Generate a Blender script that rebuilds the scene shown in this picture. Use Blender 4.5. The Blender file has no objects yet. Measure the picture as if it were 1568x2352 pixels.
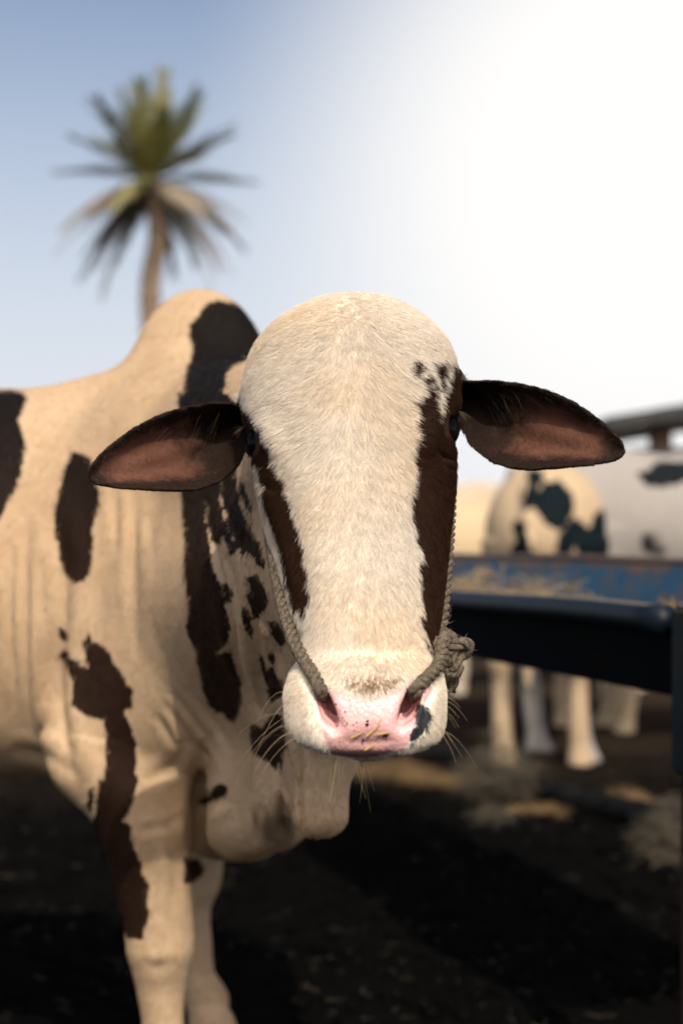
import bpy, bmesh, math, random
import numpy as np
from mathutils import Vector, Matrix, noise as mnoise

# ------------------------------------------------------------------ camera, sky, sun, exposure
SC = bpy.context.scene
COL = SC.collection
CAM_Z, F_PX, CX_PX, HZ_PX = 1.12, 3267.0, 784.0, 1240.0     # 50 mm lens, camera 1.12 m above the yard
cam_d = bpy.data.cameras.new('camera')
cam_d.sensor_fit = 'HORIZONTAL'; cam_d.sensor_width = 24.0; cam_d.lens = 50.0
cam_d.shift_y = (HZ_PX - 1176.0) / 1568.0
cam_d.clip_start = 0.05; cam_d.clip_end = 3000.0
cam_d.dof.use_dof = True; cam_d.dof.focus_distance = 1.67; cam_d.dof.aperture_fstop = 2.6
cam = bpy.data.objects.new('camera', cam_d); COL.objects.link(cam)
cam.location = (0, 0, CAM_Z); cam.rotation_euler = (math.radians(90), 0, 0)
SC.camera = cam

SUN_AZ, SUN_EL = math.radians(170), math.radians(44)         # azimuth clockwise from the view direction
sun_dir = Vector((math.sin(SUN_AZ)*math.cos(SUN_EL), math.cos(SUN_AZ)*math.cos(SUN_EL), math.sin(SUN_EL)))
world = bpy.data.worlds.new('World'); SC.world = world; world.use_nodes = True
wn, wl = world.node_tree.nodes, world.node_tree.links
wn.clear()
w_out = wn.new('ShaderNodeOutputWorld'); w_bg = wn.new('ShaderNodeBackground')
w_sky = wn.new('ShaderNodeTexSky'); w_sky.sky_type = 'NISHITA'; w_sky.sun_disc = False
w_sky.sun_elevation = SUN_EL; w_sky.sun_rotation = SUN_AZ
w_sky.air_density = 0.9; w_sky.dust_density = 5.0; w_sky.ozone_density = 0.9
w_bg.inputs['Strength'].default_value = 0.15
# bank of bright white haze on the right of the view
w_tc = wn.new('ShaderNodeTexCoord'); w_dot = wn.new('ShaderNodeVectorMath'); w_dot.operation = 'DOT_PRODUCT'
HAZE_AZ, HAZE_EL = math.radians(12.9), math.radians(14.2)
w_dot.inputs[1].default_value = (math.sin(HAZE_AZ)*math.cos(HAZE_EL), math.cos(HAZE_AZ)*math.cos(HAZE_EL), math.sin(HAZE_EL))
w_ac = wn.new('ShaderNodeMath'); w_ac.operation = 'ARCCOSINE'
w_mr = wn.new('ShaderNodeMapRange'); w_mr.interpolation_type = 'SMOOTHSTEP'
w_mr.inputs['From Min'].default_value = math.radians(19.5); w_mr.inputs['From Max'].default_value = math.radians(6.2)
w_hz = wn.new('ShaderNodeBackground'); w_hz.inputs['Color'].default_value = (1.0, .985, .965, 1); w_hz.inputs['Strength'].default_value = 1.0
w_mx = wn.new('ShaderNodeMixShader')
wl.new(w_tc.outputs['Generated'], w_dot.inputs[0]); wl.new(w_dot.outputs['Value'], w_ac.inputs[0]); wl.new(w_ac.outputs[0], w_mr.inputs['Value'])
wl.new(w_mr.outputs[0], w_mx.inputs[0]); wl.new(w_hz.outputs[0], w_mx.inputs[2])
# thin pale haze all round the horizon
w_sep = wn.new('ShaderNodeSeparateXYZ'); w_as = wn.new('ShaderNodeMath'); w_as.operation = 'ARCSINE'
w_m2 = wn.new('ShaderNodeMapRange'); w_m2.interpolation_type = 'SMOOTHSTEP'
w_m2.inputs['From Min'].default_value = math.radians(27); w_m2.inputs['From Max'].default_value = math.radians(-2); w_m2.inputs['To Max'].default_value = 0.92
w_h2 = wn.new('ShaderNodeBackground'); w_h2.inputs['Color'].default_value = (.90, .93, 1.0, 1); w_h2.inputs['Strength'].default_value = 0.95
w_x2 = wn.new('ShaderNodeMixShader')
wl.new(w_tc.outputs['Generated'], w_sep.inputs[0]); wl.new(w_sep.outputs['Z'], w_as.inputs[0]); wl.new(w_as.outputs[0], w_m2.inputs['Value'])
wl.new(w_m2.outputs[0], w_x2.inputs[0]); wl.new(w_bg.outputs[0], w_x2.inputs[1]); wl.new(w_h2.outputs[0], w_x2.inputs[2])
wl.new(w_x2.outputs[0], w_mx.inputs[1])
wl.new(w_sky.outputs[0], w_bg.inputs['Color']); wl.new(w_mx.outputs[0], w_out.inputs['Surface'])
sun_d = bpy.data.lights.new('sun', 'SUN'); sun_d.energy = 3.0; sun_d.angle = math.radians(0.53); sun_d.color = (1.0, 0.90, 0.75)
sun = bpy.data.objects.new('sun', sun_d); COL.objects.link(sun); sun.rotation_euler = sun_dir.to_track_quat('Z', 'Y').to_euler()
SC.view_settings.view_transform = 'Standard'; SC.view_settings.look = 'None'
SC.view_settings.exposure = 0.03; SC.view_settings.gamma = 1.0
SC.render.engine = 'CYCLES'

# ------------------------------------------------------------------ helpers
RNG = np.random.default_rng(11)
random.seed(5)

def P(px, py, d):
    """a point d metres in front of the lens, given in the 1568-wide frame"""
    return np.array([(px-CX_PX)/F_PX*d, d, CAM_Z+(HZ_PX-py)/F_PX*d])

def to_px(p):
    return np.stack([CX_PX + p[:,0]/p[:,1]*F_PX, HZ_PX - (p[:,2]-CAM_Z)/p[:,1]*F_PX], 1)

def tag(o, label=None, cat=None, group=None, kind=None):
    for k, v in (('label', label), ('category', cat), ('group', group), ('kind', kind)):
        if v: o[k] = v
    return o

def empty(name, loc=(0,0,0)):
    o = bpy.data.objects.new(name, None); COL.objects.link(o); o.location = loc; o.empty_display_size = 0.1
    return o

def link(name, me, mat=None, parent=None):
    o = bpy.data.objects.new(name, me); COL.objects.link(o)
    if mat is not None: me.materials.append(mat)
    if parent is not None:
        o.parent = parent
        o.matrix_parent_inverse = Matrix.Translation(-Vector(parent.location))
    return o

def mesh_np(name, V, Fq, smooth=True):
    me = bpy.data.meshes.new(name)
    V = np.asarray(V, np.float32)
    if isinstance(Fq, np.ndarray):
        nf, k = Fq.shape
        me.vertices.add(len(V)); me.vertices.foreach_set('co', V.ravel())
        me.loops.add(nf*k); me.loops.foreach_set('vertex_index', Fq.astype(np.int32).ravel())
        me.polygons.add(nf)
        me.polygons.foreach_set('loop_start', np.arange(0, nf*k, k, dtype=np.int32))
        me.update(calc_edges=True)
    else:
        me.from_pydata(V.tolist(), [], Fq); me.update()
    if smooth: me.polygons.foreach_set('use_smooth', np.ones(len(me.polygons), bool))
    return me

# ------------------------------------------------------------------ signed distance modelling
def smin(a, b, k):
    h = np.maximum(k-np.abs(a-b), 0)/k
    return np.minimum(a, b)-h*h*k*0.25
def smax(a, b, k): return -smin(-a, -b, k)

class Cone:
    def __init__(s, a, b, ra, rb, k=0.05, flat=None):
        s.a, s.b, s.ra, s.rb, s.k = np.asarray(a, np.float32), np.asarray(b, np.float32), ra, rb, k
        s.c = (s.a+s.b)/2; s.R = np.linalg.norm(s.b-s.a)/2+max(ra, rb)
    def __call__(s, p):
        ab = s.b-s.a; q = p-s.a
        t = np.clip(q@ab/max(ab@ab, 1e-9), 0, 1)
        return np.linalg.norm(q-t[:,None]*ab, axis=1)-(s.ra+(s.rb-s.ra)*t)

class Ell:
    def __init__(s, c, r, k=0.05, M=None):
        s.c, s.r, s.k = np.asarray(c, np.float32), np.asarray(r, np.float32), k
        s.M = np.eye(3, dtype=np.float32) if M is None else np.asarray(M, np.float32)   # rows = axes
        s.R = max(r)
    def __call__(s, p):
        q = (p-s.c)@s.M.T
        k0 = np.linalg.norm(q/s.r, axis=1); k1 = np.linalg.norm(q/(s.r*s.r), axis=1)
        return k0*(k0-1)/np.maximum(k1, 1e-6)

def hermite(x, X, Y):
    """monotone cubic through the stations"""
    h = np.diff(X); dl = np.diff(Y)/h
    m = np.zeros(len(X)); m[0], m[-1] = dl[0], dl[-1]
    for i in range(1, len(X)-1):
        if dl[i-1]*dl[i] > 0:
            w1, w2 = 2*h[i]+h[i-1], h[i]+2*h[i-1]
            m[i] = (w1+w2)/(w1/dl[i-1]+w2/dl[i])
    i = np.clip(np.searchsorted(X, x)-1, 0, len(X)-2); t = (x-X[i])/h[i]
    return ((1+2*t)*(1-t)**2*Y[i]+t*(1-t)**2*h[i]*m[i]+t*t*(3-2*t)*Y[i+1]+t*t*(t-1)*h[i]*m[i+1])

def limb(pts, k=0.03, n=2.0):
    """a near-vertical limb as a loft: (point, radius x, radius y)"""
    return Loft([(p[2], p[0], p[1], r, ry, ry, n) for p, r, ry in pts], n, k)

def chain(pts, k=0.03, last=0.03):
    """pts: (point, radius) list -> cones"""
    return [Cone(pts[i][0], pts[i+1][0], pts[i][1], pts[i+1][1], k) for i in range(len(pts)-1)]

class Loft:
    """stations along z: centre x, y and half widths; superellipse sections"""
    def __init__(s, tab, n, k=0.05, cap=(0.02, 0.02)):
        s.cap = cap
        tab = np.asarray(sorted(tab), float)
        zz = np.unique(np.concatenate([np.linspace(tab[i,0], tab[i+1,0], 6) for i in range(len(tab)-1)]))
        tab = np.stack([zz]+[hermite(zz, tab[:,0], tab[:,i]) for i in range(1, tab.shape[1])], 1).astype(np.float32)
        s.t = tab; s.n = n; s.k = k
        s.c = np.array([tab[:,1].mean(), tab[:,2].mean(), tab[:,0].mean()], np.float32)
        s.R = (tab[-1,0]-tab[0,0])/2+0.2
    def __call__(s, p):
        t = s.t; z = np.clip(p[:,2], t[0,0], t[-1,0])
        cx, cy, wx, wf, wb, n = [np.interp(z, t[:,0], t[:,i]) for i in range(1, 7)]
        dz = p[:,2]-z
        for e, sg in ((slice(-1, -3, -1), 1), (slice(0, 2), -1)):       # caps go on with the slope of the last stations
            m = dz*sg > 0
            if m.any():
                st = (t[e][0]-t[e][1])/(t[e][0,0]-t[e][1,0]); q = dz[m]
                cx[m] += st[1]*q; cy[m] += st[2]*q
                wx[m] = np.maximum(wx[m]+st[3]*q, .3*wx[m]); wf[m] = np.maximum(wf[m]+st[4]*q, .3*wf[m]); wb[m] = np.maximum(wb[m]+st[5]*q, .3*wb[m])
        dx, dy = p[:,0]-cx, p[:,1]-cy
        wy = np.where(dy < 0, wf, wb)
        g = (np.abs(dx/wx)**n+np.abs(dy/wy)**n)**(1/n)
        g = np.sqrt(g*g+(dz/np.where(dz > 0, s.cap[1], s.cap[0]))**2)
        r = np.sqrt(dx*dx+dy*dy+dz*dz)
        return np.where(g > 1e-3, r*(1-1/np.maximum(g, 1e-3)), -np.minimum(wx, wy))*0.85

class Ear:
    """leaf-shaped cupped blade: u to the tip, w to the viewer"""
    def __init__(s, base, tip, facing, top, bot, ss, dep, th=0.0052, k=0.016):
        s.b = np.asarray(base, np.float32); u = np.asarray(tip)-s.b; s.L = float(np.linalg.norm(u)); u = u/s.L
        w = np.asarray(facing, float); w = w-(w@u)*u; w /= np.linalg.norm(w)
        v = np.cross(u, w); v = v if v[2] > 0 else -v
        s.M = np.stack([u, v, w]).astype(np.float32); s.top, s.bot, s.ss, s.dep, s.th, s.k = top, bot, ss, dep, th, k
        s.c = s.b+u.astype(np.float32)*s.L/2; s.R = s.L*0.85
    def uv(s, p):
        q = (p-s.b)@s.M.T; t = q[:,0]/s.L
        top, bot = np.interp(t, s.ss, s.top), np.interp(t, s.ss, s.bot)
        hw = (top+bot)/2; vc = (top-bot)/2
        return q, t, (q[:,1]-vc)/np.maximum(hw, 1e-4), hw
    def __call__(s, p):
        q, t, vn, hw = s.uv(p)
        dep = np.interp(t, [-0.2, 0.1, 0.35, 0.7, 1.0], np.array(s.dep))
        v2 = np.minimum(vn*vn, 1.3)
        wm = -dep*(1-v2)+.0035*np.sin(7.5*vn+2.5*t)*np.clip((t-.12)/.2, 0, 1)*np.clip((.85-t)/.2, 0, 1)*np.maximum(1-v2, 0)
        slope = np.sqrt(1+(2*dep*np.minimum(np.abs(vn), 1)/np.maximum(hw, 0.01))**2)
        dm = np.abs(q[:,2]-wm)/slope-s.th
        e = (np.abs(vn)-1)*hw
        d = smax(dm, e, 0.006)
        d = smax(d, q[:,0]-s.L, 0.006)
        return smax(d, -q[:,0]-0.05, 0.006)

def union(prims, p, c=None, R=None):
    d = np.full(len(p), 0.6, np.float32)
    for pr in prims:
        if c is not None:
            gap = np.linalg.norm(pr.c-c)-pr.R-R
            if gap > 0.10: continue
        d = smin(d, pr(p).astype(np.float32), pr.k)
    return d

def surface_nets(sdf, lo, hi, h, nb=4):
    """sparse blocks of nb^3 cells around the surface -> verts, quads"""
    lo = np.asarray(lo, float); hi = np.asarray(hi, float)
    B = h*nb
    # coarse-to-fine choice of blocks
    step = B*4
    n = np.ceil((hi-lo)/step).astype(int)
    idx = np.stack(np.meshgrid(*[np.arange(i) for i in n], indexing='ij'), -1).reshape(-1, 3)
    for lev in range(3):
        idx = idx[np.argsort(morton(idx))]
        c = lo+(idx+0.5)*step
        d = sdf_chunks(sdf, c)
        idx = idx[np.abs(d) < step*1.15+0.012]
        if lev < 2:
            off = np.stack(np.meshgrid([0, 1], [0, 1], [0, 1], indexing='ij'), -1).reshape(-1, 3)
            idx = (idx[:,None,:]*2+off[None]).reshape(-1, 3); step /= 2
    g = np.arange(nb+1)
    loc = np.stack(np.meshgrid(g, g, g, indexing='ij'), -1).reshape(-1, 3)
    S = 1 << 12
    key = lambda a: (a[...,0].astype(np.int64)*S+a[...,1])*S+a[...,2]
    vals = np.empty((len(idx), nb+1, nb+1, nb+1), np.float32)
    idx = idx[np.argsort(morton(idx))]
    CH = 200
    for i in range(0, len(idx), CH):
        b = idx[i:i+CH]
        p = (lo+(b[:,None,:]*nb+loc[None])*h).reshape(-1, 3).astype(np.float32)
        mn, mx = p.min(0), p.max(0)
        vals[i:i+CH] = sdf(p, (mn+mx)/2, np.linalg.norm(mx-mn)/2).reshape(-1, nb+1, nb+1, nb+1)
    ins = vals < 0
    # cell vertices
    acc = np.zeros((len(idx), nb, nb, nb, 3), np.float32); cnt = np.zeros((len(idx), nb, nb, nb), np.float32)
    base = np.stack(np.meshgrid(*[np.arange(nb)]*3, indexing='ij'), -1)
    corners = [(a, b, c) for a in (0, 1) for b in (0, 1) for c in (0, 1)]
    def cv(A, o): return A[:, o[0]:o[0]+nb, o[1]:o[1]+nb, o[2]:o[2]+nb]
    for i, a in enumerate(corners):
        for ax in range(3):
            if a[ax] == 1: continue
            b = list(a); b[ax] = 1
            va, vb = cv(vals, a), cv(vals, b)
            m = (va < 0) != (vb < 0)
            t = np.where(m, va/np.where(m, va-vb, 1), 0)
            pt = np.zeros(m.shape+(3,), np.float32)
            for q in range(3): pt[..., q] = a[q]
            pt[..., ax] = t
            acc += pt*m[..., None]; cnt += m
    act = cnt > 0
    bi, ci, cj, ck = np.nonzero(act)
    cell = idx[bi]*nb+np.stack([ci, cj, ck], 1)
    V = lo+(cell+acc[act]/cnt[act][:,None])*h
    ckey = key(cell); so = np.argsort(ckey); sk = ckey[so]
    quads = []
    for ax in range(3):
        sl0 = [slice(0, nb)]*3; sl1 = [slice(0, nb)]*3; sl1[ax] = slice(1, nb+1)
        a, b = ins[(slice(None),)+tuple(sl0)], ins[(slice(None),)+tuple(sl1)]
        m = a != b
        bi, i, j, k = np.nonzero(m)
        e = idx[bi]*nb+np.stack([i, j, k], 1); flip = a[m]
        o1, o2 = [q for q in range(3) if q != ax]
        def nbr(s1, s2):
            c = e.copy(); c[:, o1] -= s1; c[:, o2] -= s2; return key(c)
        ks = np.stack([nbr(1, 1), nbr(0, 1), nbr(0, 0), nbr(1, 0)], 1)
        pos = np.clip(np.searchsorted(sk, ks), 0, len(sk)-1)
        ok = (sk[pos] == ks).all(1)
        q = so[pos]
        if ax == 1: flip = ~flip
        q = np.where(flip[:,None], q, q[:, ::-1])
        quads.append(q[ok])
    return V.astype(np.float32), np.concatenate(quads)

def sdf_chunks(sdf, p, n=6000):
    p = np.asarray(p, np.float32); out = []
    for i in range(0, len(p), n):
        q = p[i:i+n]; mn, mx = q.min(0), q.max(0)
        out.append(sdf(q, (mn+mx)/2, float(np.linalg.norm(mx-mn))/2))
    return np.concatenate(out)

def morton(a):
    k = np.zeros(len(a), np.int64)
    for b in range(10):
        for q in range(3): k |= ((a[:, q] >> b) & 1).astype(np.int64) << (3*b+q)
    return k

def gradient(sdf, p, e=0.0015):
    g = np.empty_like(p)
    g[:] = 0
    for o in ((1, -1, -1), (-1, -1, 1), (-1, 1, -1), (1, 1, 1)):      # tetrahedral differences
        o = np.array(o, np.float32)
        g += sdf_chunks(sdf, p+o*e)[:,None]*o
    return g/(4*e)

def project(sdf, V, it=2, mx=0.004):
    for _ in range(it):
        d = sdf_chunks(sdf, V); g = gradient(sdf, V)
        gn = np.maximum((g*g).sum(1), 0.05)
        s = np.clip(d/gn, -mx, mx)
        V = V-g*s[:,None]
    return V

def poly_sd(q, poly):
    """signed distance of 2-D points to a polygon, positive inside"""
    poly = np.asarray(poly, float); n = len(poly)
    best = np.full(len(q), 1e9); inside = np.zeros(len(q), bool)
    for i in range(n):
        a, b = poly[i], poly[(i+1) % n]
        ab = b-a; w = q-a
        t = np.clip(w@ab/max(ab@ab, 1e-9), 0, 1)
        d = w-t[:,None]*ab
        best = np.minimum(best, (d*d).sum(1))
        c = ((a[1] > q[:,1]) != (b[1] > q[:,1])) & (q[:,0] < (b[0]-a[0])*(q[:,1]-a[1])/(b[1]-a[1]+1e-12)+a[0])
        inside ^= c
    best = np.sqrt(best)
    return np.where(inside, best, -best)

def line_d(q, pts):
    """distance to a polyline and the place along it (0..1)"""
    pts = np.asarray(pts, float); seg = np.linalg.norm(np.diff(pts, axis=0), axis=1); tot = seg.sum(); s0 = 0
    best = np.full(len(q), 1e9); at = np.zeros(len(q))
    for a, b, sl in zip(pts[:-1], pts[1:], seg):
        ab = b-a; w = q-a
        t = np.clip(w@ab/max(ab@ab, 1e-9), 0, 1); d = w-t[:,None]*ab; d = (d*d).sum(1)
        m = d < best; best[m] = d[m]; at[m] = ((s0+t*sl)/tot)[m]; s0 += sl
    return np.sqrt(best), at

def relax(V, E, m, it=3, f=0.5):
    """smooth the chosen vertices along mesh edges"""
    n = len(V)
    e = E[m[E[:,0]] | m[E[:,1]]]
    for _ in range(it):
        acc = np.zeros((n, 3)); c = np.zeros(n)
        for k in range(3):
            acc[:,k] = np.bincount(e[:,0], V[e[:,1],k], n)+np.bincount(e[:,1], V[e[:,0],k], n)
        c = np.bincount(e[:,0], minlength=n)+np.bincount(e[:,1], minlength=n)
        V[m] += (f*(acc[m]/np.maximum(c[m], 1)[:,None]-V[m])).astype(V.dtype)
    return V

# ------------------------------------------------------------------ the bull: shape
HD = np.array([0.985, -0.17, 0.0]); HD /= np.linalg.norm(HD)          # heading
RT = np.array([HD[1], -HD[0], 0.0])                                   # its right flank, towards the lens
UP = np.array([0, 0, 1.0]); BO = np.array([-0.30, 2.75, 0.0])
MB = np.stack([HD, RT, UP])
def L(u, v, w): return BO+u*HD+v*RT+w*UP

class Curtain:
    """the dewlap: a hanging fold of skin along a line in plan"""
    def __init__(s, A, B, k=0.05):
        s.A, s.B = np.asarray(A, np.float32), np.asarray(B, np.float32)
        s.L = float(np.linalg.norm(s.B-s.A)); s.u = (s.B-s.A)/s.L; s.k = k
        s.c = np.array([*((s.A+s.B)/2), 0.85], np.float32); s.R = 0.62
    def __call__(s, p):
        q = p[:,:2]-s.A; t = q@s.u; l = q@np.array([-s.u[1], s.u[0]], np.float32)
        z = p[:,2]; tt = np.clip(t/s.L, 0, 1)
        zb = np.interp(tt, [0, .10, .20, .235, .27, .38, .55, .75, 1.0], [.705, .698, .712, .726, .702, .665, .61, .565, .53])
        zt = np.interp(tt, [0, 1], [1.02, .95])
        wav = 0.016*np.sin(t*26+z*3.0)*np.clip((1.0-z)/0.3, 0, 1)*np.clip(t/0.12, 0, 1)
        th = np.interp(tt, [0, .14, .235, .3, .55, 1], [.037, .038, .030, .038, .055, .085])+.012*np.clip((z-.78)/.2, 0, 1)
        r = 0.9*th
        a = np.abs(l-wav)-th+r
        b = np.maximum(zb+r-z, z-zt)
        c = np.maximum(-t+0.5*r, t-s.L)
        return np.sqrt(np.maximum(a, 0)**2+np.maximum(b, 0)**2+np.maximum(c, 0)**2)+np.minimum(np.maximum(np.maximum(a, b), c), 0)-r

def head_station(y, xl, xr, df, db, fr, n):
    ds = df+fr*(db-df)
    z = CAM_Z+(HZ_PX-y)/F_PX*ds
    Xl, Xr = (xl-CX_PX)/F_PX*ds, (xr-CX_PX)/F_PX*ds
    return (z, (Xl+Xr)/2, ds, (Xr-Xl)/2, ds-df, db-ds, n)
HEAD = [head_station(*r) for r in [
    (829, 576, 1040, 1.675, 1.99, .46, 2.15), (880, 562, 1052, 1.662, 1.985, .42, 2.25),
    (930, 557, 1055, 1.651, 1.98, .40, 2.3), (980, 561, 1053, 1.642, 1.97, .38, 2.3), (1040, 572, 1048, 1.632, 1.965, .37, 2.3),
    (1100, 586, 1043, 1.621, 1.95, .39, 2.35), (1200, 608, 1032, 1.601, 1.915, .43, 2.45), (1300, 635, 1022, 1.581, 1.88, .45, 2.5),
    (1400, 665, 1011, 1.562, 1.83, .45, 2.5), (1470, 686, 1002, 1.547, 1.79, .45, 2.5), (1510, 685, 1003, 1.533, 1.765, .45, 2.6),
    (1545, 668, 1013, 1.518, 1.735, .48, 2.7), (1590, 655, 1021, 1.504, 1.705, .46, 2.8), (1640, 655, 1021, 1.498, 1.675, .46, 2.8),
    (1685, 668, 1012, 1.499, 1.655, .44, 2.7), (1700, 684, 998, 1.501, 1.645, .44, 2.6)]]
ESS = [-0.25, 0.0, 0.1, 0.25, 0.4, 0.5, 0.65, 0.75, 0.82, 0.9, 0.955, 0.985, 1.0]
ETOP = np.array([45, 68, 80, 91, 94, 92, 82, 68, 58, 43, 29, 17, 8])*5.54e-4
EBOT = np.array([30, 40, 80, 104, 105, 96, 76, 60, 50, 36, 24, 14, 7])*5.54e-4
EAR_R = Ear(P(1066, 938, 1.835), P(1434, 1042, 1.77), (0.12, -1, -0.10), ETOP, EBOT, ESS, (.05, .055, .045, .024, .006))
EAR_L = Ear(P(562, 984, 1.835), P(202, 1098, 1.77), (-0.12, -1, -0.10), ETOP*0.97, EBOT*0.99, ESS, (.05, .055, .045, .024, .006))
EYE_R, EYE_L = np.array(P(1014, 988, 1.762)), np.array(P(602, 1020, 1.762))
EYE_RAD = 0.0225

near_leg = limb([(P(*a[:2], a[2]), a[3], a[4]) for a in [
    (262, 1690, 2.52, .118, .10), (275, 1750, 2.50, .112, .098), (298, 1815, 2.49, .101, .09), (330, 1900, 2.49, .084, .08), (350, 2040, 2.50, .0665, .065), (364, 2125, 2.50, .061, .06),
    (368, 2175, 2.50, .060, .062), (369, 2225, 2.505, .0515, .052), (370, 2275, 2.51, .043, .044), (374, 2350, 2.51, .037, .037), (377, 2450, 2.51, .037, .037), (379, 2490, 2.51, .046, .047),
    (386, 2550, 2.495, .039, .040), (392, 2600, 2.485, .050, .052), (398, 2700, 2.475, .060, .066)]], 0.03)
far_leg = limb([(P(*a[:2], a[2]), a[3], a[4]) for a in [
    (390, 1680, 2.95, .12, .1), (418, 1850, 2.98, .092, .09), (441, 1985, 3.0, .066, .066), (439, 2030, 3.0, .063, .063), (427, 2085, 3.0, .053, .055),
    (444, 2150, 3.0, .0375, .04), (452, 2230, 3.0, .036, .036), (468, 2272, 2.99, .044, .045), (473, 2290, 2.99, .047, .048), (478, 2318, 2.975, .043, .045), (486, 2345, 2.96, .048, .05), (494, 2452, 2.95, .06, .065)]], 0.025)
def hind(v):
    return chain([(L(-1.32, v*0.8, 1.02), .20), (L(-1.28, v, .72), .12), (L(-1.50, v, .46), .058), (L(-1.47, v, .30), .042), (L(-1.44, v, .17), .046), (L(-1.40, v, .05), .055)], 0.06)

BODY = [
    Ell(L(-.42, 0, 1.035), (.60, .30, .385), .06, MB), Ell(L(-.95, 0, 1.02), (.62, .31, .37), .1, MB),
    Ell(L(-1.36, 0, 1.12), (.36, .26, .31), .1, MB), Ell(L(-.03, 0, 1.05), (.37, .23, .42), .1, MB),
    Ell(P(458, 905, 2.75), (.142, .10, .203), .05, MB),
    Ell(L(.10, 0, .80), (.23, .19, .285), .1, MB),
    Cone((-.24, 2.62, 1.29), (.0, 1.98, 1.27), .16, .12, .1), Cone((-.20, 2.62, 1.0), (.005, 1.93, 1.10), .235, .13, .1),
    Cone((-.14, 2.50, .92), (-.01, 2.05, 1.0), .15, .10, .08),
    Ell(P(335, 1380, 2.56), (.155, .10, .36), .10, MB), Ell(P(425, 1560, 2.47), (.11, .10, .13), .10, MB),
    Cone(P(395, 1560, 2.52), P(245, 1715, 2.52), .13, .105, .06),
    Cone((.01, 1.86, 1.03), (-.012, 1.99, .84), .075, .036, .06),
    Curtain((-.022, 1.965), (-.20, 2.62), .05),
]+[near_leg, far_leg]+hind(.19)+hind(-.19)+chain([(L(-1.68, 0, 1.25), .05), (L(-1.76, 0, 1.0), .03), (L(-1.78, 0, .6), .02), (L(-1.78, 0, .42), .035), (L(-1.78, 0, .25), .01)], .04)

HEADP = [Loft(HEAD, 2.3, .05, (.0165, .0935)),
    Ell(EYE_R+np.array([.001, -.006, .031]), (.018, .034, .015), .014), Ell(EYE_L+np.array([-.001, -.006, .031]), (.018, .034, .015), .014),
    Ell(P(845, 1675, 1.63), (.055, .06, .035), .03)]
EARS = [EAR_R, EAR_L]
NOSTRIL = [[(738, 1596, 1.515, .0075), (744, 1622, 1.506, .0080), (754, 1648, 1.501, .0088), (770, 1671, 1.499, .0075)],
           [(953, 1590, 1.517, .0075), (947, 1618, 1.507, .0085), (938, 1643, 1.501, .0092), (924, 1665, 1.499, .0075)]]
CARVE = []
for sgn, ns in zip((-1, 1), NOSTRIL):
    for i in range(len(ns)-1):
        for dd in (0.0, 0.018, 0.036, 0.055):
            a, b = ns[i], ns[i+1]; o = np.array([-sgn*dd*.12, 0, dd*.25]); k_ = 1-dd*2.5
            CARVE.append(Cone(P(a[0], a[1], a[2]+dd)+o, P(b[0], b[1], b[2]+dd)+o, a[3]*k_, b[3]*k_, .007))
SOCKET = [Ell(EYE_R+np.array([.026, -.028, -.001]), (.0255, .050, .0225), .010), Ell(EYE_L+np.array([-.026, -.028, -.001]), (.0255, .050, .0225), .010)]
def bull_sdf(p, c=None, R=None):
    d = union(BODY+HEADP, p, c, R)
    for e in EARS:
        if c is not None and np.linalg.norm(e.c-c)-e.R-R > 0.1: continue
        d = smin(d, e(p).astype(np.float32), e.k)
    for pr in CARVE+SOCKET:
        if c is not None and np.linalg.norm(pr.c-c)-pr.R-R > 0.1: continue
        d = smax(d, -pr(p).astype(np.float32), pr.k)
    return d.astype(np.float32)

VB, FB = surface_nets(bull_sdf, (-2.2, 1.30, -0.03), (0.46, 3.42, 1.70), 0.0048)
VB = project(bull_sdf, VB, 1)

def refine(V, Fq, m):
    """split the chosen quads in four (neighbours keep their corners: the seam is stitched with fans)"""
    bm = bmesh.new(); me = mesh_np('tmp', V, Fq); bm.from_mesh(me); bpy.data.meshes.remove(me)
    bm.faces.ensure_lookup_table()
    ed = set()
    for i in np.nonzero(m)[0]: ed.update(bm.faces[i].edges)
    bmesh.ops.subdivide_edges(bm, edges=list(ed), cuts=1, use_grid_fill=True)
    bmesh.ops.triangulate(bm, faces=[f for f in bm.faces if len(f.verts) != 4])
    me = bpy.data.meshes.new('body'); bm.to_mesh(me); bm.free()
    return me
fc = VB[FB].mean(1)
me_bull = refine(VB, FB, (fc[:,1] < 1.93) & (fc[:,2] > 0.88))
VB = np.empty(len(me_bull.vertices)*3, np.float32); me_bull.vertices.foreach_get('co', VB); VB = VB.reshape(-1, 3)
hm = (VB[:,1] < 1.95) & (VB[:,2] > 0.87)
VB[hm] = project(bull_sdf, VB[hm], 2)
EB = np.empty(len(me_bull.edges)*2, np.int32); me_bull.edges.foreach_get('vertices', EB); EB = EB.reshape(-1, 2)
d_ear = np.minimum(EAR_R(VB), EAR_L(VB)); d_hole = union(CARVE, VB)
VB = relax(VB, EB, (d_ear < .010) & hm, 6, .5)
VB = relax(VB, EB, (np.abs(d_hole) < .010) & hm, 4, .5)

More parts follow.
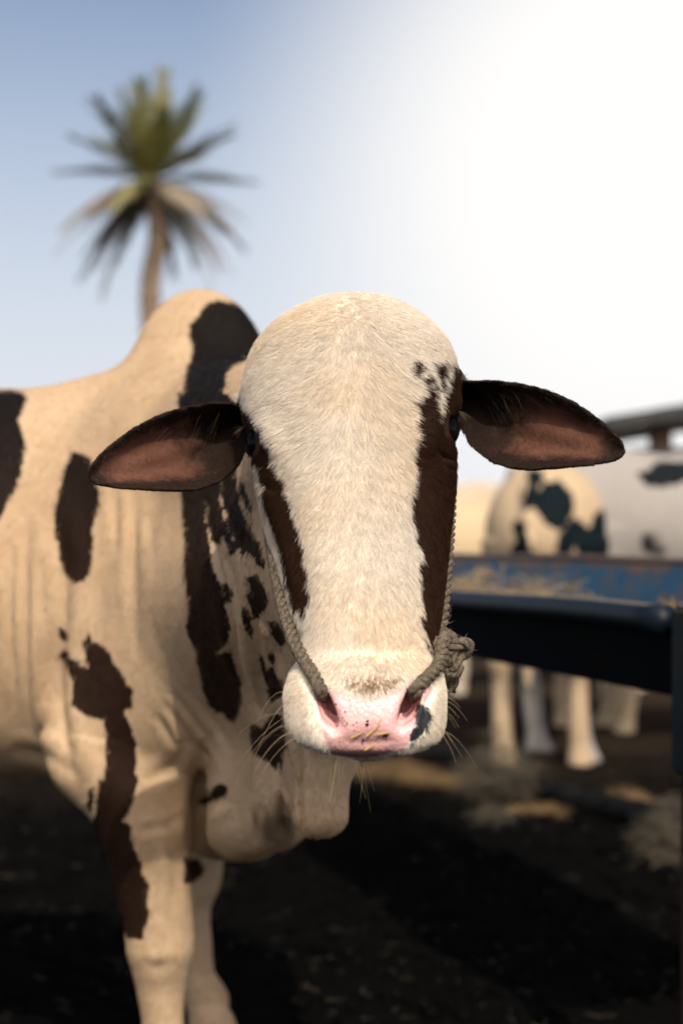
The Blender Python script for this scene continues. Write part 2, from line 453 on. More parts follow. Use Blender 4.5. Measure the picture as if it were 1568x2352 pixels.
# creases and folds of the hide: (line, depth in metres, half width in frame units)
def NK(*a): return [(390.4+.2685*x, 1090.8+.2685*y) for x, y in a]
def DW(*a): return [(401.9+.2929*x, 1664.9+.2929*y) for x, y in a]
def R3(*a): return [(x*.4211, 631.6+y*.4211) for x, y in a]
def R4(*a): return [(x*.4211, 1263.1+y*.4211) for x, y in a]
def R5(*a): return [(x*.4211, 1722.4+y*.4211) for x, y in a]
CREASES = [
    ([(128, 1180), (140, 1300), (138, 1420), (126, 1520), (128, 1610), (142, 1690), (165, 1780), (190, 1845)], .016, 16),
    ([(455, 1700), (468, 1770), (458, 1850), (444, 1960)], .022, 15),
    ([(396, 1585), (450, 1665), (495, 1735)], .0048, 8), ([(425, 1570), (480, 1650), (532, 1735)], .0040, 8),
    ([(380, 1615), (430, 1690), (468, 1765)], .0045, 8), ([(405, 1650), (440, 1740)], .0028, 7), ([(360, 1640), (405, 1720)], .004, 8),
    ([(310, 1912), (380, 1898), (430, 1866)], .002, 9), ([(430, 1700), (400, 1760), (330, 1800)], .004, 12),
    (NK((280, 150), (320, 420), (370, 780), (450, 1050), (520, 1300), (560, 1560), (640, 1800), (720, 1960), (790, 2060)), .016, 9),
    (NK((430, 120), (480, 350), (560, 580), (640, 720), (690, 1000), (735, 1300), (790, 1700), (840, 1950)), .014, 9),
    (NK((570, 80), (620, 340), (720, 520), (800, 720), (850, 900), (890, 1300), (940, 1700)), .014, 9),
    (NK((650, 60), (700, 300), (770, 560), (840, 800)), .010, 8),
    (DW((985, 120), (980, 500), (990, 880)), .016, 7), (DW((835, 350), (850, 640), (860, 900)), .010, 8),
    (DW((620, 500), (630, 950)), .006, 9), (DW((400, 560), (240, 660), (180, 760)), .010, 12),
    ([(28, 1240), (22, 1420), (34, 1640)], .005, 8), ([(62, 1180), (58, 1420), (66, 1680)], .005, 9), ([(96, 1260), (104, 1440), (100, 1620)], .006, 9),
    ([(312, 1120), (306, 1300), (318, 1520)], .006, 11), ([(350, 1180), (352, 1330)], .004, 9), ([(265, 1110), (268, 1280)], .004, 9),
    ([(20, 1720), (110, 1735), (170, 1790)], .006, 12), ([(318, 2212), (360, 2226), (410, 2206)], .0025, 10), ([(340, 1930), (352, 2040), (358, 2120)], .004, 14), ([(395, 1900), (405, 2010), (402, 2100)], .004, 12),
]
q_px = to_px(VB)
body_front = (VB[:,1] > 1.93) & (VB[:,1] < 2.80) & (VB[:,2] > .2)
isb = np.nonzero(body_front & (union(EARS, VB) > 0.012) & (union(HEADP, VB) > 0.03))[0]
gb = gradient(bull_sdf, VB[isb]); gb /= np.maximum(np.linalg.norm(gb, axis=1, keepdims=True), 1e-6)
facing = np.clip((-gb[:,1]-0.1)/0.5, 0, 1)
inw = np.zeros(len(isb))
for ln, dep, wd in CREASES:
    e, at = line_d(q_px[isb], ln); e = e/(wd*1.25)
    inw += 1.0*dep*np.sin(np.pi*np.clip(at, .0, 1))**0.7*(np.exp(-e*e)-0.4*np.exp(-((e-2.0)/1.0)**2))
def waves(p, s, seed):
    r = np.random.default_rng(seed); o = 0
    for i in range(6):
        k = r.normal(size=3)*s*np.array([1, 1, .45])*(1+.35*i); o = o+np.sin(p@k+r.random()*6.28)/(1+.3*i)
    return o/2.4
pb = VB[isb]+.02*np.stack([waves(VB[isb], 14, 41), waves(VB[isb], 14, 42), waves(VB[isb], 14, 43)], 1)
inw += waves(pb, 22, 44)*.0046+np.abs(waves(pb, 48, 45))*.0014
VB[isb] -= (gb*(inw*facing)[:,None]).astype(np.float32)

# bone and skin of the head: grooves (+) and ridges (-)
HEADLINES = [
    ([(648, 1050), (672, 1180), (697, 1330), (706, 1440)], .0045, 26), ([(958, 1050), (952, 1200), (962, 1330), (968, 1440)], .0045, 24),
    ([(806, 690), (800, 800), (800, 905)], .0035, 30), ([(596, 950), (634, 1005), (662, 1062)], -.005, 24), ([(1006, 925), (978, 985), (962, 1045)], -.005, 24),
    ([(735, 1502), (840, 1488), (955, 1500)], .0035, 22), ([(735, 1548), (840, 1536), (950, 1546)], -.003, 18),
    ([(690, 1545), (718, 1600), (727, 1660), (745, 1715)], .004, 9), ([(1004, 1560), (984, 1610), (972, 1670), (950, 1712)], .004, 9),
    ([(1000, 1030), (1020, 1046), (1046, 1052)], .003, 6), ([(1004, 1046), (1024, 1066), (1046, 1078)], .002, 6), ([(586, 1085), (612, 1110), (640, 1120)], .003, 7),
    ([(600, 1150), (640, 1280), (672, 1400)], .005, 14), ([(1030, 1180), (1015, 1300), (1000, 1420)], .004, 14), ([(780, 1700), (845, 1708), (915, 1700)], .0025, 8),
]
ish = np.nonzero((VB[:,1] < 1.80) & (union(EARS, VB) > .010) & (union(HEADP, VB) < .02))[0]
gh = gradient(bull_sdf, VB[ish]); gh /= np.maximum(np.linalg.norm(gh, axis=1, keepdims=True), 1e-6)
inw = np.zeros(len(ish)); qh = to_px(VB[ish])
for ln, dep, wd in HEADLINES:
    e, at = line_d(qh, ln); e = e/wd
    inw += dep*np.sin(np.pi*np.clip(at, .02, .98))**0.6*np.exp(-e*e)
VB[ish] -= (gh*(inw*np.clip(-gh[:,1]*2, 0, 1))[:,None]).astype(np.float32)

# ------------------------------------------------------------------ materials
def newmat(name):
    m = bpy.data.materials.new(name); m.use_nodes = True
    nt = m.node_tree; return m, nt, nt.nodes['Principled BSDF']

class NT:
    """tiny helper around a node tree"""
    def __init__(s, nt): s.nt = nt
    def n(s, typ, **kw):
        o = s.nt.nodes.new(typ)
        for k, v in kw.items():
            if k in o.inputs: o.inputs[k].default_value = v
            else: setattr(o, k, v)
        return o
    def l(s, a, b): s.nt.links.new(a, b)
    def noise(s, scale, detail=4, rough=.55, coord=None, dist=0.0):
        o = s.n('ShaderNodeTexNoise'); o.inputs['Scale'].default_value = scale; o.inputs['Detail'].default_value = detail
        o.inputs['Roughness'].default_value = rough; o.inputs['Distortion'].default_value = dist
        if coord is not None: s.l(coord, o.inputs['Vector'])
        return o.outputs['Fac']
    def math(s, op, a, b=None, c=None, clamp=False):
        o = s.n('ShaderNodeMath'); o.operation = op; o.use_clamp = clamp
        for i, v in enumerate((a, b, c)):
            if v is None: continue
            if isinstance(v, (int, float)): o.inputs[i].default_value = v
            else: s.l(v, o.inputs[i])
        return o.outputs[0]
    def step(s, v, lo, hi):
        o = s.n('ShaderNodeMapRange'); o.interpolation_type = 'SMOOTHSTEP'
        s.l(v, o.inputs['Value']); o.inputs['From Min'].default_value = lo; o.inputs['From Max'].default_value = hi
        return o.outputs['Result']
    def mix(s, f, a, b):
        o = s.n('ShaderNodeMix'); o.data_type = 'RGBA'
        for i, v in ((0, f), (6, a), (7, b)):
            if isinstance(v, (int, float)): o.inputs[i].default_value = v
            elif isinstance(v, tuple): o.inputs[i].default_value = (*v[:3], 1)
            else: s.l(v, o.inputs[i])
        return o.outputs[2]
    def attr(s, name):
        o = s.n('ShaderNodeAttribute'); o.attribute_name = name; return o
    def coord(s, which='Object'): return s.n('ShaderNodeTexCoord').outputs[which]
    def bump(s, h, strength, dist, normal=None):
        o = s.n('ShaderNodeBump'); o.inputs['Strength'].default_value = strength; o.inputs['Distance'].default_value = dist
        s.l(h, o.inputs['Height'])
        if normal is not None: s.l(normal, o.inputs['Normal'])
        return o.outputs['Normal']

def plain(name, c1, c2, scale=8, rough=.7, bump=.3, bscale=None, bdist=.004, metallic=0.0, spec=.4):
    """two tones broken up by noise, with fine relief"""
    m, nt, b = newmat(name); t = NT(nt); co = t.coord()
    f = t.step(t.noise(scale, 6, .6, co), .32, .68)
    t.l(t.mix(f, c1, c2), b.inputs['Base Color'])
    b.inputs['Roughness'].default_value = rough; b.inputs['Metallic'].default_value = metallic
    b.inputs['Specular IOR Level'].default_value = spec
    if bump: t.l(t.bump(t.noise(bscale or scale*6, 5, .65, co), bump, bdist), b.inputs['Normal'])
    return m

# ------------------------------------------------------------------ the bull: coat
WHITE, DARK, BROWN = np.array([.86, .785, .685]), np.array([.0040, .0034, .0034]), np.array([.036, .0155, .0072])
HIDE, SHADE_TAN = np.array([.55, .40, .255]), np.array([.40, .275, .16])  # body coat, and the tan that paints shade onto its lower part
PATCH_BODY = [
    R3((-60, 630), (60, 625), (120, 640), (145, 670), (125, 730), (95, 790), (120, 850), (140, 920), (125, 1010), (110, 1100), (80, 1180), (50, 1225), (20, 1290), (-60, 1400)),
    R3((385, 975), (420, 965), (470, 990), (498, 1010), (500, 1060), (520, 1130), (545, 1200), (535, 1270), (515, 1330), (510, 1400), (500, 1510), (490, 1610), (465, 1665), (430, 1680), (410, 1690), (375, 1660), (345, 1610), (330, 1540), (310, 1440), (297, 1380), (300, 1260), (325, 1180), (340, 1090), (365, 1030)),
    R3((1100, 190), (1140, 150), (1190, 140), (1260, 150), (1310, 160), (1380, 210), (1440, 270), (1470, 300), (1480, 420), (1400, 420), (1330, 470), (1270, 500), (1240, 540), (1230, 590), (1215, 640), (1300, 700), (1300, 900), (1200, 1000), (1130, 1300), (1000, 1400), (980, 1100), (985, 690), (1000, 600), (1020, 500), (1050, 420), (1050, 380), (1030, 330), (1035, 270), (1070, 230)),
    NK((60, -700), (250, -700), (280, 200), (310, 400), (330, 560), (370, 780), (420, 900), (450, 1050), (520, 1300), (500, 1420), (460, 1470), (400, 1530), (520, 1500), (560, 1640), (600, 1760), (615, 1890), (590, 2040), (550, 2115), (490, 2100), (440, 2030), (390, 2030), (330, 1970), (270, 1850), (250, 1680), (230, 1550), (160, 1400), (130, 1290), (150, 1200), (130, 1000), (115, 780), (120, 650), (115, 480), (175, 400), (160, 200), (100, -100)),
    NK((280, 200), (250, -300), (430, -300), (430, 250), (470, 400), (540, 560), (570, 660), (515, 700), (490, 640), (450, 540), (430, 590), (380, 600), (350, 540), (320, 400)),
    NK((430, 130), (430, -300), (560, -300), (570, 130), (600, 260), (640, 380), (700, 480), (760, 590), (810, 760), (800, 800), (740, 760), (700, 690), (650, 660), (610, 700), (580, 620), (550, 560), (500, 450), (460, 280)),
    NK((580, 20), (640, 90), (690, 240), (700, 300), (720, 400), (690, 330), (640, 280), (600, 160)),
    NK((440, 910), (500, 930), (540, 1010), (520, 1090), (470, 1100), (430, 1000)),
    NK((650, 880), (740, 850), (800, 940), (835, 1040), (830, 1120), (770, 1200), (735, 1240), (690, 1150), (640, 1030), (690, 1000)),
    NK((610, 1130), (650, 1130), (690, 1230), (710, 1300), (705, 1410), (650, 1330), (615, 1240)),
    NK((830, 1260), (900, 1250), (960, 1300), (1000, 1430), (940, 1480), (880, 1400)),
    NK((760, 1530), (800, 1560), (830, 1660), (880, 1640), (920, 1740), (970, 1760), (960, 1900), (880, 1950), (840, 1930), (830, 1820), (790, 1720)),
    NK((830, 1540), (870, 1490), (900, 1560), (890, 1630), (850, 1600)),
    NK((680, 2140), (740, 2130), (790, 2180), (850, 2080), (900, 2030), (960, 2060), (990, 2350), (960, 2500), (940, 2540), (925, 2470), (905, 2530), (850, 2470), (780, 2430), (690, 2380)),
    DW((290, 490), (380, 460), (415, 500), (380, 570), (250, 620), (180, 630), (190, 580), (260, 550)),
    R4((315, 425), (335, 410), (360, 450), (368, 495), (350, 500), (325, 470)),
    R4((455, 510), (470, 470), (485, 440), (510, 500), (560, 525), (600, 570), (625, 630), (665, 665), (690, 720), (720, 775), (732, 860), (685, 870), (680, 900), (720, 980), (745, 1060), (745, 1150), (738, 1210), (750, 1260), (735, 1360), (700, 1440), (670, 1480), (710, 1520), (718, 1560))+
    R5((730, 540), (770, 620), (780, 690), (812, 730), (810, 800), (800, 860), (820, 890), (790, 990), (775, 1045), (720, 1035), (665, 1010), (640, 900), (585, 740), (550, 640), (535, 560), (505, 470), (490, 400), (520, 360), (525, 260), (540, 160), (560, 180), (575, 120), (580, 50))+
    R4((580, 1140), (570, 1000), (565, 930), (520, 920), (465, 900), (385, 850), (395, 770), (385, 700), (350, 630), (320, 580), (340, 545), (370, 560), (375, 590), (415, 600), (440, 640), (480, 640), (460, 560)),
    R5((480, 220), (505, 210), (510, 290), (490, 340), (475, 290)),
    R5((1000, 595), (1080, 595), (1115, 650), (1100, 690), (1040, 730), (1000, 730)),
]
PATCH_HEAD = [
    [(988, 898), (1003, 905), (1008, 935), (1014, 962), (1022, 940), (1030, 905), (1040, 880), (1062, 872), (1120, 900), (1120, 1150), (1100, 1300), (1060, 1470), (1002, 1512), (994, 1508), (983, 1486), (966, 1440), (974, 1408), (970, 1360), (965, 1312), (972, 1270), (956, 1232), (950, 1172), (955, 1130), (962, 1092), (959, 1060), (968, 1002), (962, 962), (964, 930)],
    [(953, 836), (968, 832), (976, 850), (966, 868), (953, 862)], [(1000, 838), (1018, 830), (1034, 844), (1028, 870), (1010, 868)], [(980, 870), (994, 864), (1000, 882), (986, 888)], [(1044, 836), (1064, 848), (1068, 905), (1046, 908), (1034, 882)], [(1012, 872), (1022, 866), (1026, 892), (1016, 900)], [(996, 888), (1006, 884), (1008, 900), (998, 904)],
    [(545, 930), (572, 950), (598, 1000), (622, 1070), (602, 1092), (560, 1062), (538, 1000)],
    [(520, 940), (556, 948), (566, 962), (578, 1000), (604, 1030), (620, 1068), (641, 1102), (656, 1132), (668, 1180), (681, 1232), (691, 1262), (700, 1312), (706, 1352), (702, 1392), (694, 1425), (684, 1405), (672, 1410), (656, 1352), (640, 1282), (620, 1212), (601, 1152), (586, 1082), (575, 1040), (520, 1000)],
]
PINK = [(733, 1572), (760, 1580), (800, 1592), (850, 1600), (900, 1586), (945, 1562), (962, 1568), (985, 1572), (996, 1592), (975, 1615), (962, 1640), (956, 1675), (945, 1702), (925, 1724), (850, 1745), (760, 1738), (744, 1702), (734, 1650), (722, 1612), (726, 1585)]
INKY = [[(948, 1572), (958, 1578), (944, 1602), (928, 1614), (934, 1596)], [(958, 1618), (982, 1624), (990, 1648), (978, 1672), (962, 1694), (942, 1708), (940, 1690), (953, 1672), (955, 1645)]]
LOWER = [(790, 1668), (850, 1650), (905, 1668), (930, 1712), (900, 1760), (760, 1760), (752, 1716)]
TUFT = [(785, 1556), (850, 1546), (920, 1552), (890, 1582), (850, 1590), (815, 1582)]

def patches(q, polys):
    d = np.full(len(q), -400.0)
    for p in polys:
        a = np.asarray(p); m = ((q > a.min(0)-60) & (q < a.max(0)+60)).all(1)
        if m.any(): d[m] = np.maximum(d[m], poly_sd(q[m], p))
    return d

# from here on the coat is stored on the hide itself
d_head = union(HEADP, VB); d_ear = np.minimum(EAR_R(VB), EAR_L(VB)); d_body = union(BODY, VB)
is_ear = (d_ear < .008) & (d_ear < d_head-.002)
is_head = ~is_ear & (d_head < d_body-.004) & (VB[:,1] < 2.0)
q_px = to_px(VB)
dark = patches(q_px, PATCH_BODY)
dark[is_head] = patches(q_px[is_head], PATCH_HEAD)
back_of_head = is_head & (VB[:,1] > 1.80); dark[back_of_head & (q_px[:,0] > 900) & (q_px[:,1] > 880)] = 30
dark[back_of_head & (q_px[:,0] <= 900) & (q_px[:,1] > 1050)] = -30
dark[VB[:,2] < .095] = 60
ear_in = np.full(len(VB), -1.0)
for e in (EAR_R, EAR_L):
    m = is_ear & (np.abs(e(VB)) < .03)
    _, t_, vn, hw = e.uv(VB[m]); q3 = ((VB[m]-e.b)@e.M.T)[:,2]
    ear_in[m] = np.minimum(.78-np.abs(vn-.02), np.minimum((t_-.22)*1.1, (.93-t_)*2.0))
dark[is_ear] = 60
pink = np.where(is_head, np.maximum(patches(q_px, [PINK]), -60), -60)
eye_d = np.minimum(np.linalg.norm((VB-EYE_R)*[1, .7, 1], axis=1), np.linalg.norm((VB-EYE_L)*[1, .7, 1], axis=1))
inky = np.where(is_head, np.maximum(np.maximum(patches(q_px, INKY), (.036-eye_d)*1000), -60), -60)
lower = np.where(is_head, np.maximum(patches(q_px, [LOWER]), -60), -60)
tuft = np.where(is_head, np.maximum(patches(q_px, [TUFT]), -60), -60)
low_shade = np.clip((.72-VB[:,2])/.6, 0, 1)*.85+np.where(is_head, 0, .0)  # lower-body shade painted into the coat as tan, deepening towards the ground
headf = np.where(is_head, 1.0, 0.0)
brownish = np.where(is_head, 1.0, np.clip((1.36-VB[:,2])/.5, 0, .6))

me_bull.vertices.foreach_set('co', VB.ravel()); me_bull.update()
me_bull.polygons.foreach_set('use_smooth', np.ones(len(me_bull.polygons), bool))
for nm, ar in (('dark', dark), ('pink', pink), ('inky', inky), ('lower', lower), ('earin', ear_in), ('brown', brownish), ('tuft', tuft), ('lowshade', low_shade), ('headf', headf)):
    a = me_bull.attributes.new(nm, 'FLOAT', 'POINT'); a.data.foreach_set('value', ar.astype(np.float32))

m_coat, nt, bs = newmat('bull_hide'); t = NT(nt); co = t.coord()
n_f = t.noise(140, 3, .6, co); n_m = t.noise(38, 3, .6, co); n_l = t.noise(7, 4, .6, co)
stretch = t.n('ShaderNodeMapping'); t.l(co, stretch.inputs['Vector']); stretch.inputs['Scale'].default_value = (1, 1, .22)
n_h = t.noise(420, 3, .6, stretch.outputs[0])
n_v = t.noise(190, 3, .65, stretch.outputs[0])
jit = t.math('ADD', t.math('MULTIPLY', t.math('SUBTRACT', n_v, .5), 26), t.math('MULTIPLY', t.math('SUBTRACT', n_m, .5), 12))
f_dark = t.step(t.math('ADD', t.attr('dark').outputs['Fac'], jit), -1.5, 1.5)
c_w = t.mix(t.step(n_l, .35, .7), tuple(HIDE), (.47, .325, .195))
c_w = t.mix(t.math('MULTIPLY', t.attr('lowshade').outputs['Fac'], t.step(n_l, .25, .6)), c_w, tuple(SHADE_TAN))  # painted shade low on the body, broken up by noise
c_w = t.mix(t.attr('headf').outputs['Fac'], c_w, tuple(WHITE))
c_w = t.mix(t.math('MULTIPLY', n_h, .30), c_w, (.60, .46, .32))
c_d = t.mix(t.attr('brown').outputs['Fac'], tuple(DARK), tuple(BROWN))
c_d = t.mix(t.math('MULTIPLY', n_h, .5), c_d, (.022, .013, .009))
col = t.mix(f_dark, c_w, c_d)
f_ear = t.step(t.math('ADD', t.attr('earin').outputs['Fac'], t.math('MULTIPLY', t.math('SUBTRACT', n_m, .5), .5)), -.02, .30)
col = t.mix(f_ear, col, t.mix(n_m, (.095, .040, .026), (.155, .070, .048)))
f_pink = t.step(t.math('ADD', t.attr('pink').outputs['Fac'], t.math('MULTIPLY', t.math('SUBTRACT', n_f, .5), 10)), -3, 6)
c_p = t.mix(n_l, (.80, .49, .47), (.76, .42, .40))
sp = t.n('ShaderNodeTexVoronoi'); sp.inputs['Scale'].default_value = 260; t.l(co, sp.inputs['Vector'])
spn = t.math('MULTIPLY', t.step(sp.outputs['Distance'], .26, .14), t.step(n_m, .50, .60))
c_p = t.mix(t.math('MULTIPLY', t.step(t.math('ADD', t.attr('lower').outputs['Fac'], t.math('MULTIPLY', t.math('SUBTRACT', n_m, .5), 40)), -10, 30), .5), c_p, (.20, .085, .075))
c_p = t.mix(t.math('MULTIPLY', spn, .8), c_p, (.10, .035, .02))
col = t.mix(f_pink, col, c_p)
f_ink = t.step(t.math('ADD', t.attr('inky').outputs['Fac'], jit), -1.5, 2)
col = t.mix(f_ink, col, (.028, .030, .034))
t.l(col, bs.inputs['Base Color'])
ro = t.n('ShaderNodeMapRange'); t.l(f_pink, ro.inputs['Value']); ro.inputs['To Min'].default_value = .72; ro.inputs['To Max'].default_value = .28
sr = t.n('ShaderNodeMapRange'); t.l(f_pink, sr.inputs['Value']); sr.inputs['To Min'].default_value = .12; sr.inputs['To Max'].default_value = .5; t.l(sr.outputs[0], bs.inputs['Specular IOR Level'])
t.l(ro.outputs[0], bs.inputs['Roughness']); bs.inputs['Specular IOR Level'].default_value = .15
cell = t.n('ShaderNodeTexVoronoi'); cell.inputs['Scale'].default_value = 210; t.l(co, cell.inputs['Vector'])
hgt = t.math('ADD', t.math('MULTIPLY', t.math('MULTIPLY', cell.outputs['Distance'], f_pink), -.7), t.math('MULTIPLY', n_h, .8))
nb_ = t.bump(t.noise(30, 4, .6, stretch.outputs[0]), .35, .006)
t.l(t.bump(hgt, .55, .0016, nb_), bs.inputs['Normal'])
bs.inputs['Subsurface Weight'].default_value = .0

bull = empty('bull', tuple(BO))
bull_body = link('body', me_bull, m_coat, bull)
tag(bull, 'large white humped bull with dark patches and drooping ears, its face turned to the viewer', 'bull')

# eyes
m_eye, nt, bs = newmat('eye'); t = NT(nt)
bs.inputs['Base Color'].default_value = (.006, .005, .005, 1); bs.inputs['Roughness'].default_value = .12; bs.inputs['Specular IOR Level'].default_value = .09
def ball(name, c, r, mat, parent, seg=32, sx=(1, 1, 1)):
    bm = bmesh.new(); bmesh.ops.create_uvsphere(bm, u_segments=seg, v_segments=seg//2, radius=1)
    for v in bm.verts: v.co = Vector((c[0]+v.co.x*r*sx[0], c[1]+v.co.y*r*sx[1], c[2]+v.co.z*r*sx[2]))
    me = bpy.data.meshes.new(name); bm.to_mesh(me); bm.free()
    me.polygons.foreach_set('use_smooth', np.ones(len(me.polygons), bool))
    return link(name, me, mat, parent)
for c in (EYE_R, EYE_L): ball('eye', c, EYE_RAD, m_eye, bull)

# ------------------------------------------------------------------ the bull: fur
def hair_object(name, pts, rad, colr, mat, parent):
    """pts (n,k,3), rad (n,k), colr (n,3)"""
    n, k = pts.shape[:2]
    cu = bpy.data.hair_curves.new(name); cu.add_curves([k]*n)
    cu.attributes['position'].data.foreach_set('vector', pts.astype(np.float32).ravel())
    a = cu.attributes.get('radius') or cu.attributes.new('radius', 'FLOAT', 'POINT')
    a.data.foreach_set('value', rad.astype(np.float32).ravel())
    a = cu.attributes.new('tint', 'FLOAT_COLOR', 'CURVE')
    a.data.foreach_set('color', np.concatenate([colr, np.ones((n, 1))], 1).astype(np.float32).ravel())
    cu.materials.append(mat)
    o = bpy.data.objects.new(name, cu); COL.objects.link(o)
    o.parent = parent; o.matrix_parent_inverse = Matrix.Translation(-Vector(parent.location))
    return o

m_fur, nt, bs = newmat('fur'); t = NT(nt)
t.l(t.attr('tint').outputs['Color'], bs.inputs['Base Color'])
bs.inputs['Roughness'].default_value = .55; bs.inputs['Specular IOR Level'].default_value = .12
tr = t.n('ShaderNodeBsdfTranslucent'); t.l(t.attr('tint').outputs['Color'], tr.inputs['Color'])
mx = t.n('ShaderNodeMixShader'); mx.inputs[0].default_value = .16
t.l(bs.outputs[0], mx.inputs[1]); t.l(tr.outputs[0], mx.inputs[2]); t.l(mx.outputs[0], nt.nodes['Material Output'].inputs['Surface'])

NRM = np.empty(len(VB)*3, np.float32); me_bull.vertex_normals.foreach_get('vector', NRM); NRM = NRM.reshape(-1, 3)
npol = len(me_bull.polygons)
ls = np.empty(npol, np.int32); lt = np.empty(npol, np.int32); ar = np.empty(npol, np.float32)
me_bull.polygons.foreach_get('loop_start', ls); me_bull.polygons.foreach_get('loop_total', lt); me_bull.polygons.foreach_get('area', ar)
lv = np.empty(len(me_bull.loops), np.int32); me_bull.loops.foreach_get('vertex_index', lv)
f4 = np.stack([lv[ls], lv[ls+1], lv[ls+2], lv[np.where(lt > 3, ls+3, ls+2)]], 1)
fcen = VB[f4].mean(1); fnrm = NRM[f4].mean(1)
f_is = {'head': is_head[f4].mean(1) > .5, 'ear': is_ear[f4].mean(1) > .5}
f_is['body'] = ~f_is['head'] & ~f_is['ear']
view = fcen-np.array([0, 0, CAM_Z]); view /= np.linalg.norm(view, axis=1, keepdims=True)
ndv = -(view*fnrm).sum(1)

def sample(mask_w, n):
    w = ar*mask_w; w = w/w.sum()
    fi = RNG.choice(npol, n, p=w)
    a, b = RNG.random(n)[:,None], RNG.random(n)[:,None]
    q = f4[fi]
    wt = [(1-a)*(1-b), a*(1-b), a*b, (1-a)*b]
    lerp = lambda A: sum((A[q[:,i]] if A.ndim > 1 else A[q[:,i]][:,None])*wt[i] for i in range(4))
    return lerp
def n3(p, s, seed=0):
    """cheap smooth noise from sines, about -1..1"""
    r = np.random.default_rng(seed); o = 0
    for i in range(5):
        k = r.normal(size=3)*s*(1+.5*i); o = o+np.sin(p@k+r.random()*6.28)/(1+.4*i)
    return o/2.2

def grow(lerp, dirs, length, lift, rad, jitter=.25, k=4, curl=.45):
    root = lerp(VB); nm = lerp(NRM); nm /= np.linalg.norm(nm, axis=1, keepdims=True)
    n = len(root); d = dirs(root)+RNG.normal(size=(n, 3))*jitter
    cl = np.stack([n3(root, 120, 3), n3(root, 120, 4), n3(root, 120, 5)], 1)*.28
    d = d+cl; d -= (d*nm).sum(1, keepdims=True)*nm; d /= np.maximum(np.linalg.norm(d, axis=1, keepdims=True), 1e-5)
    ln = length(root)*RNG.uniform(.7, 1.25, n)
    lf = lift*RNG.uniform(.5, 1.5, n)
    s = np.linspace(0, 1, k)
    pts = root[:,None,:]-nm[:,None,:]*.0006+d[:,None,:]*(ln[:,None]*s)[:,:,None]+nm[:,None,:]*(ln[:,None]*(lf[:,None]*(s-curl*s*s)))[:,:,None]
    rr = (rad*RNG.uniform(.7, 1.3, n))[:,None]*(1-.85*s**1.5)[None]
    return root, pts, rr

def coat_colour(lerp, root, jit=5.0, dk0=None):
    n = len(root)
    dk = (lerp(dark)[:,0] if dk0 is None else dk0)+RNG.normal(size=n)*jit*.5+n3(root, 160, 8)*jit*.8+n3(root, 50, 9)*5
    pk = lerp(pink)[:,0]; ik = lerp(inky)[:,0]+RNG.normal(size=n)*3; br = lerp(brownish); tf = lerp(tuft)[:,0]+RNG.normal(size=n)*5
    hf = lerp(headf); so = np.clip(lerp(low_shade)*(1+.5*n3(root, 9, 14))[:,None], 0, 1)  # hairs take the same painted low shade
    w = (WHITE*hf+(HIDE*(1-so)+SHADE_TAN*so)*(1-hf))*(np.where(hf[:,0] > .5, .60, .72)+np.where(hf[:,0] > .5, .52, .34)*RNG.random(n)**.6)[:,None]
    yel = np.clip(n3(root, 22, 10)*.4+.12+RNG.normal(size=n)*.25, 0, 1)[:,None]
    w = w*(1-yel)+w*np.array([.98, .84, .62])*yel
    d = (DARK*(1-br)+BROWN*br)*RNG.uniform(.6, 1.5, n)[:,None]
    c = np.where((dk > 0)[:,None], d, w)
    tan = np.array([.36, .24, .14])*RNG.uniform(.6, 1.2, n)[:,None]
    c = np.where((tf > 0)[:,None], tan, c)
    c = np.where((ik > 0)[:,None], np.array([.035, .04, .048])*RNG.uniform(.5, 2.5, n)[:,None], c)
    return np.clip(c, 0, .92), pk

def head_dir(r):
    q = to_px(r); x = (q[:,0]-(805+.04*(q[:,1]-665)))/245; y = (q[:,1]-665)/1070
    lat = x*np.interp(y, [0, .25, .45, .75, 1], [1.9, 2.0, 1.0, .35, .7]); dn = np.interp(y, [0, .3, 1], [.75, 1.0, 1.0])*(1-.45*np.minimum(np.abs(x), 1)*np.interp(y, [0, .4, .6], [1, .6, 0]))
    o = np.zeros_like(r); o[:,0] = lat; o[:,2] = -dn; o[:,1] = np.abs(x)*np.interp(y, [0, .4, 1], [.6, .3, .1])
    return o
def body_dir(r):
    o = np.zeros_like(r); o[:,2] = -1; o[:,0] = -.35+.25*n3(r, 5, 20); o[:,1] = .1
    return o
def ear_dir(r):
    o = np.zeros_like(r); o[:,0] = np.sign(r[:,0]); o[:,2] = -.1+.9*n3(r, 22, 31); o[:,1] = .25*n3(r, 25, 30)
    return o
up = np.clip(ndv+.35, .06, 1)
parts = []
lp = sample(f_is['head']*up, 210000)
root, pts, rr = grow(lp, head_dir, lambda r: np.interp(to_px(r)[:,1], [660, 760, 1000, 1350, 1480, 1560, 1740], [.010, .0135, .014, .012, .0095, .008, .007])*np.clip((np.minimum(np.linalg.norm(r-EYE_R, axis=1), np.linalg.norm(r-EYE_L, axis=1))-.030)/.045, .10, 1), .36, .00021, .15)
dk0 = lp(dark)[:,0]; fr_ = root[:,1] < 1.79; dk0[fr_] = patches(to_px(pts[fr_, 2]), PATCH_HEAD)   # the visible part of a hair carries the pattern
c, pk = coat_colour(lp, root, 5.0, dk0); ok = (pk < RNG.normal(size=len(pk))*4-1)
ok &= (np.minimum(np.linalg.norm(root-EYE_R, axis=1), np.linalg.norm(root-EYE_L, axis=1)) > .027) & (union(CARVE, root) > .0025)
tp_ = to_px(pts[:,-1])
for ex, ey in ((1040, 986), (577, 1020)): ok &= ((tp_[:,0]-ex)/17)**2+((tp_[:,1]-ey)/32)**2 > 1
parts.append((pts[ok], rr[ok], c[ok]))
lp = sample(f_is['ear']*np.clip(ndv+.5, .1, 1), 26000)
root, pts, rr = grow(lp, ear_dir, lambda r: np.full(len(r), .0036), .40, .00020, .3)
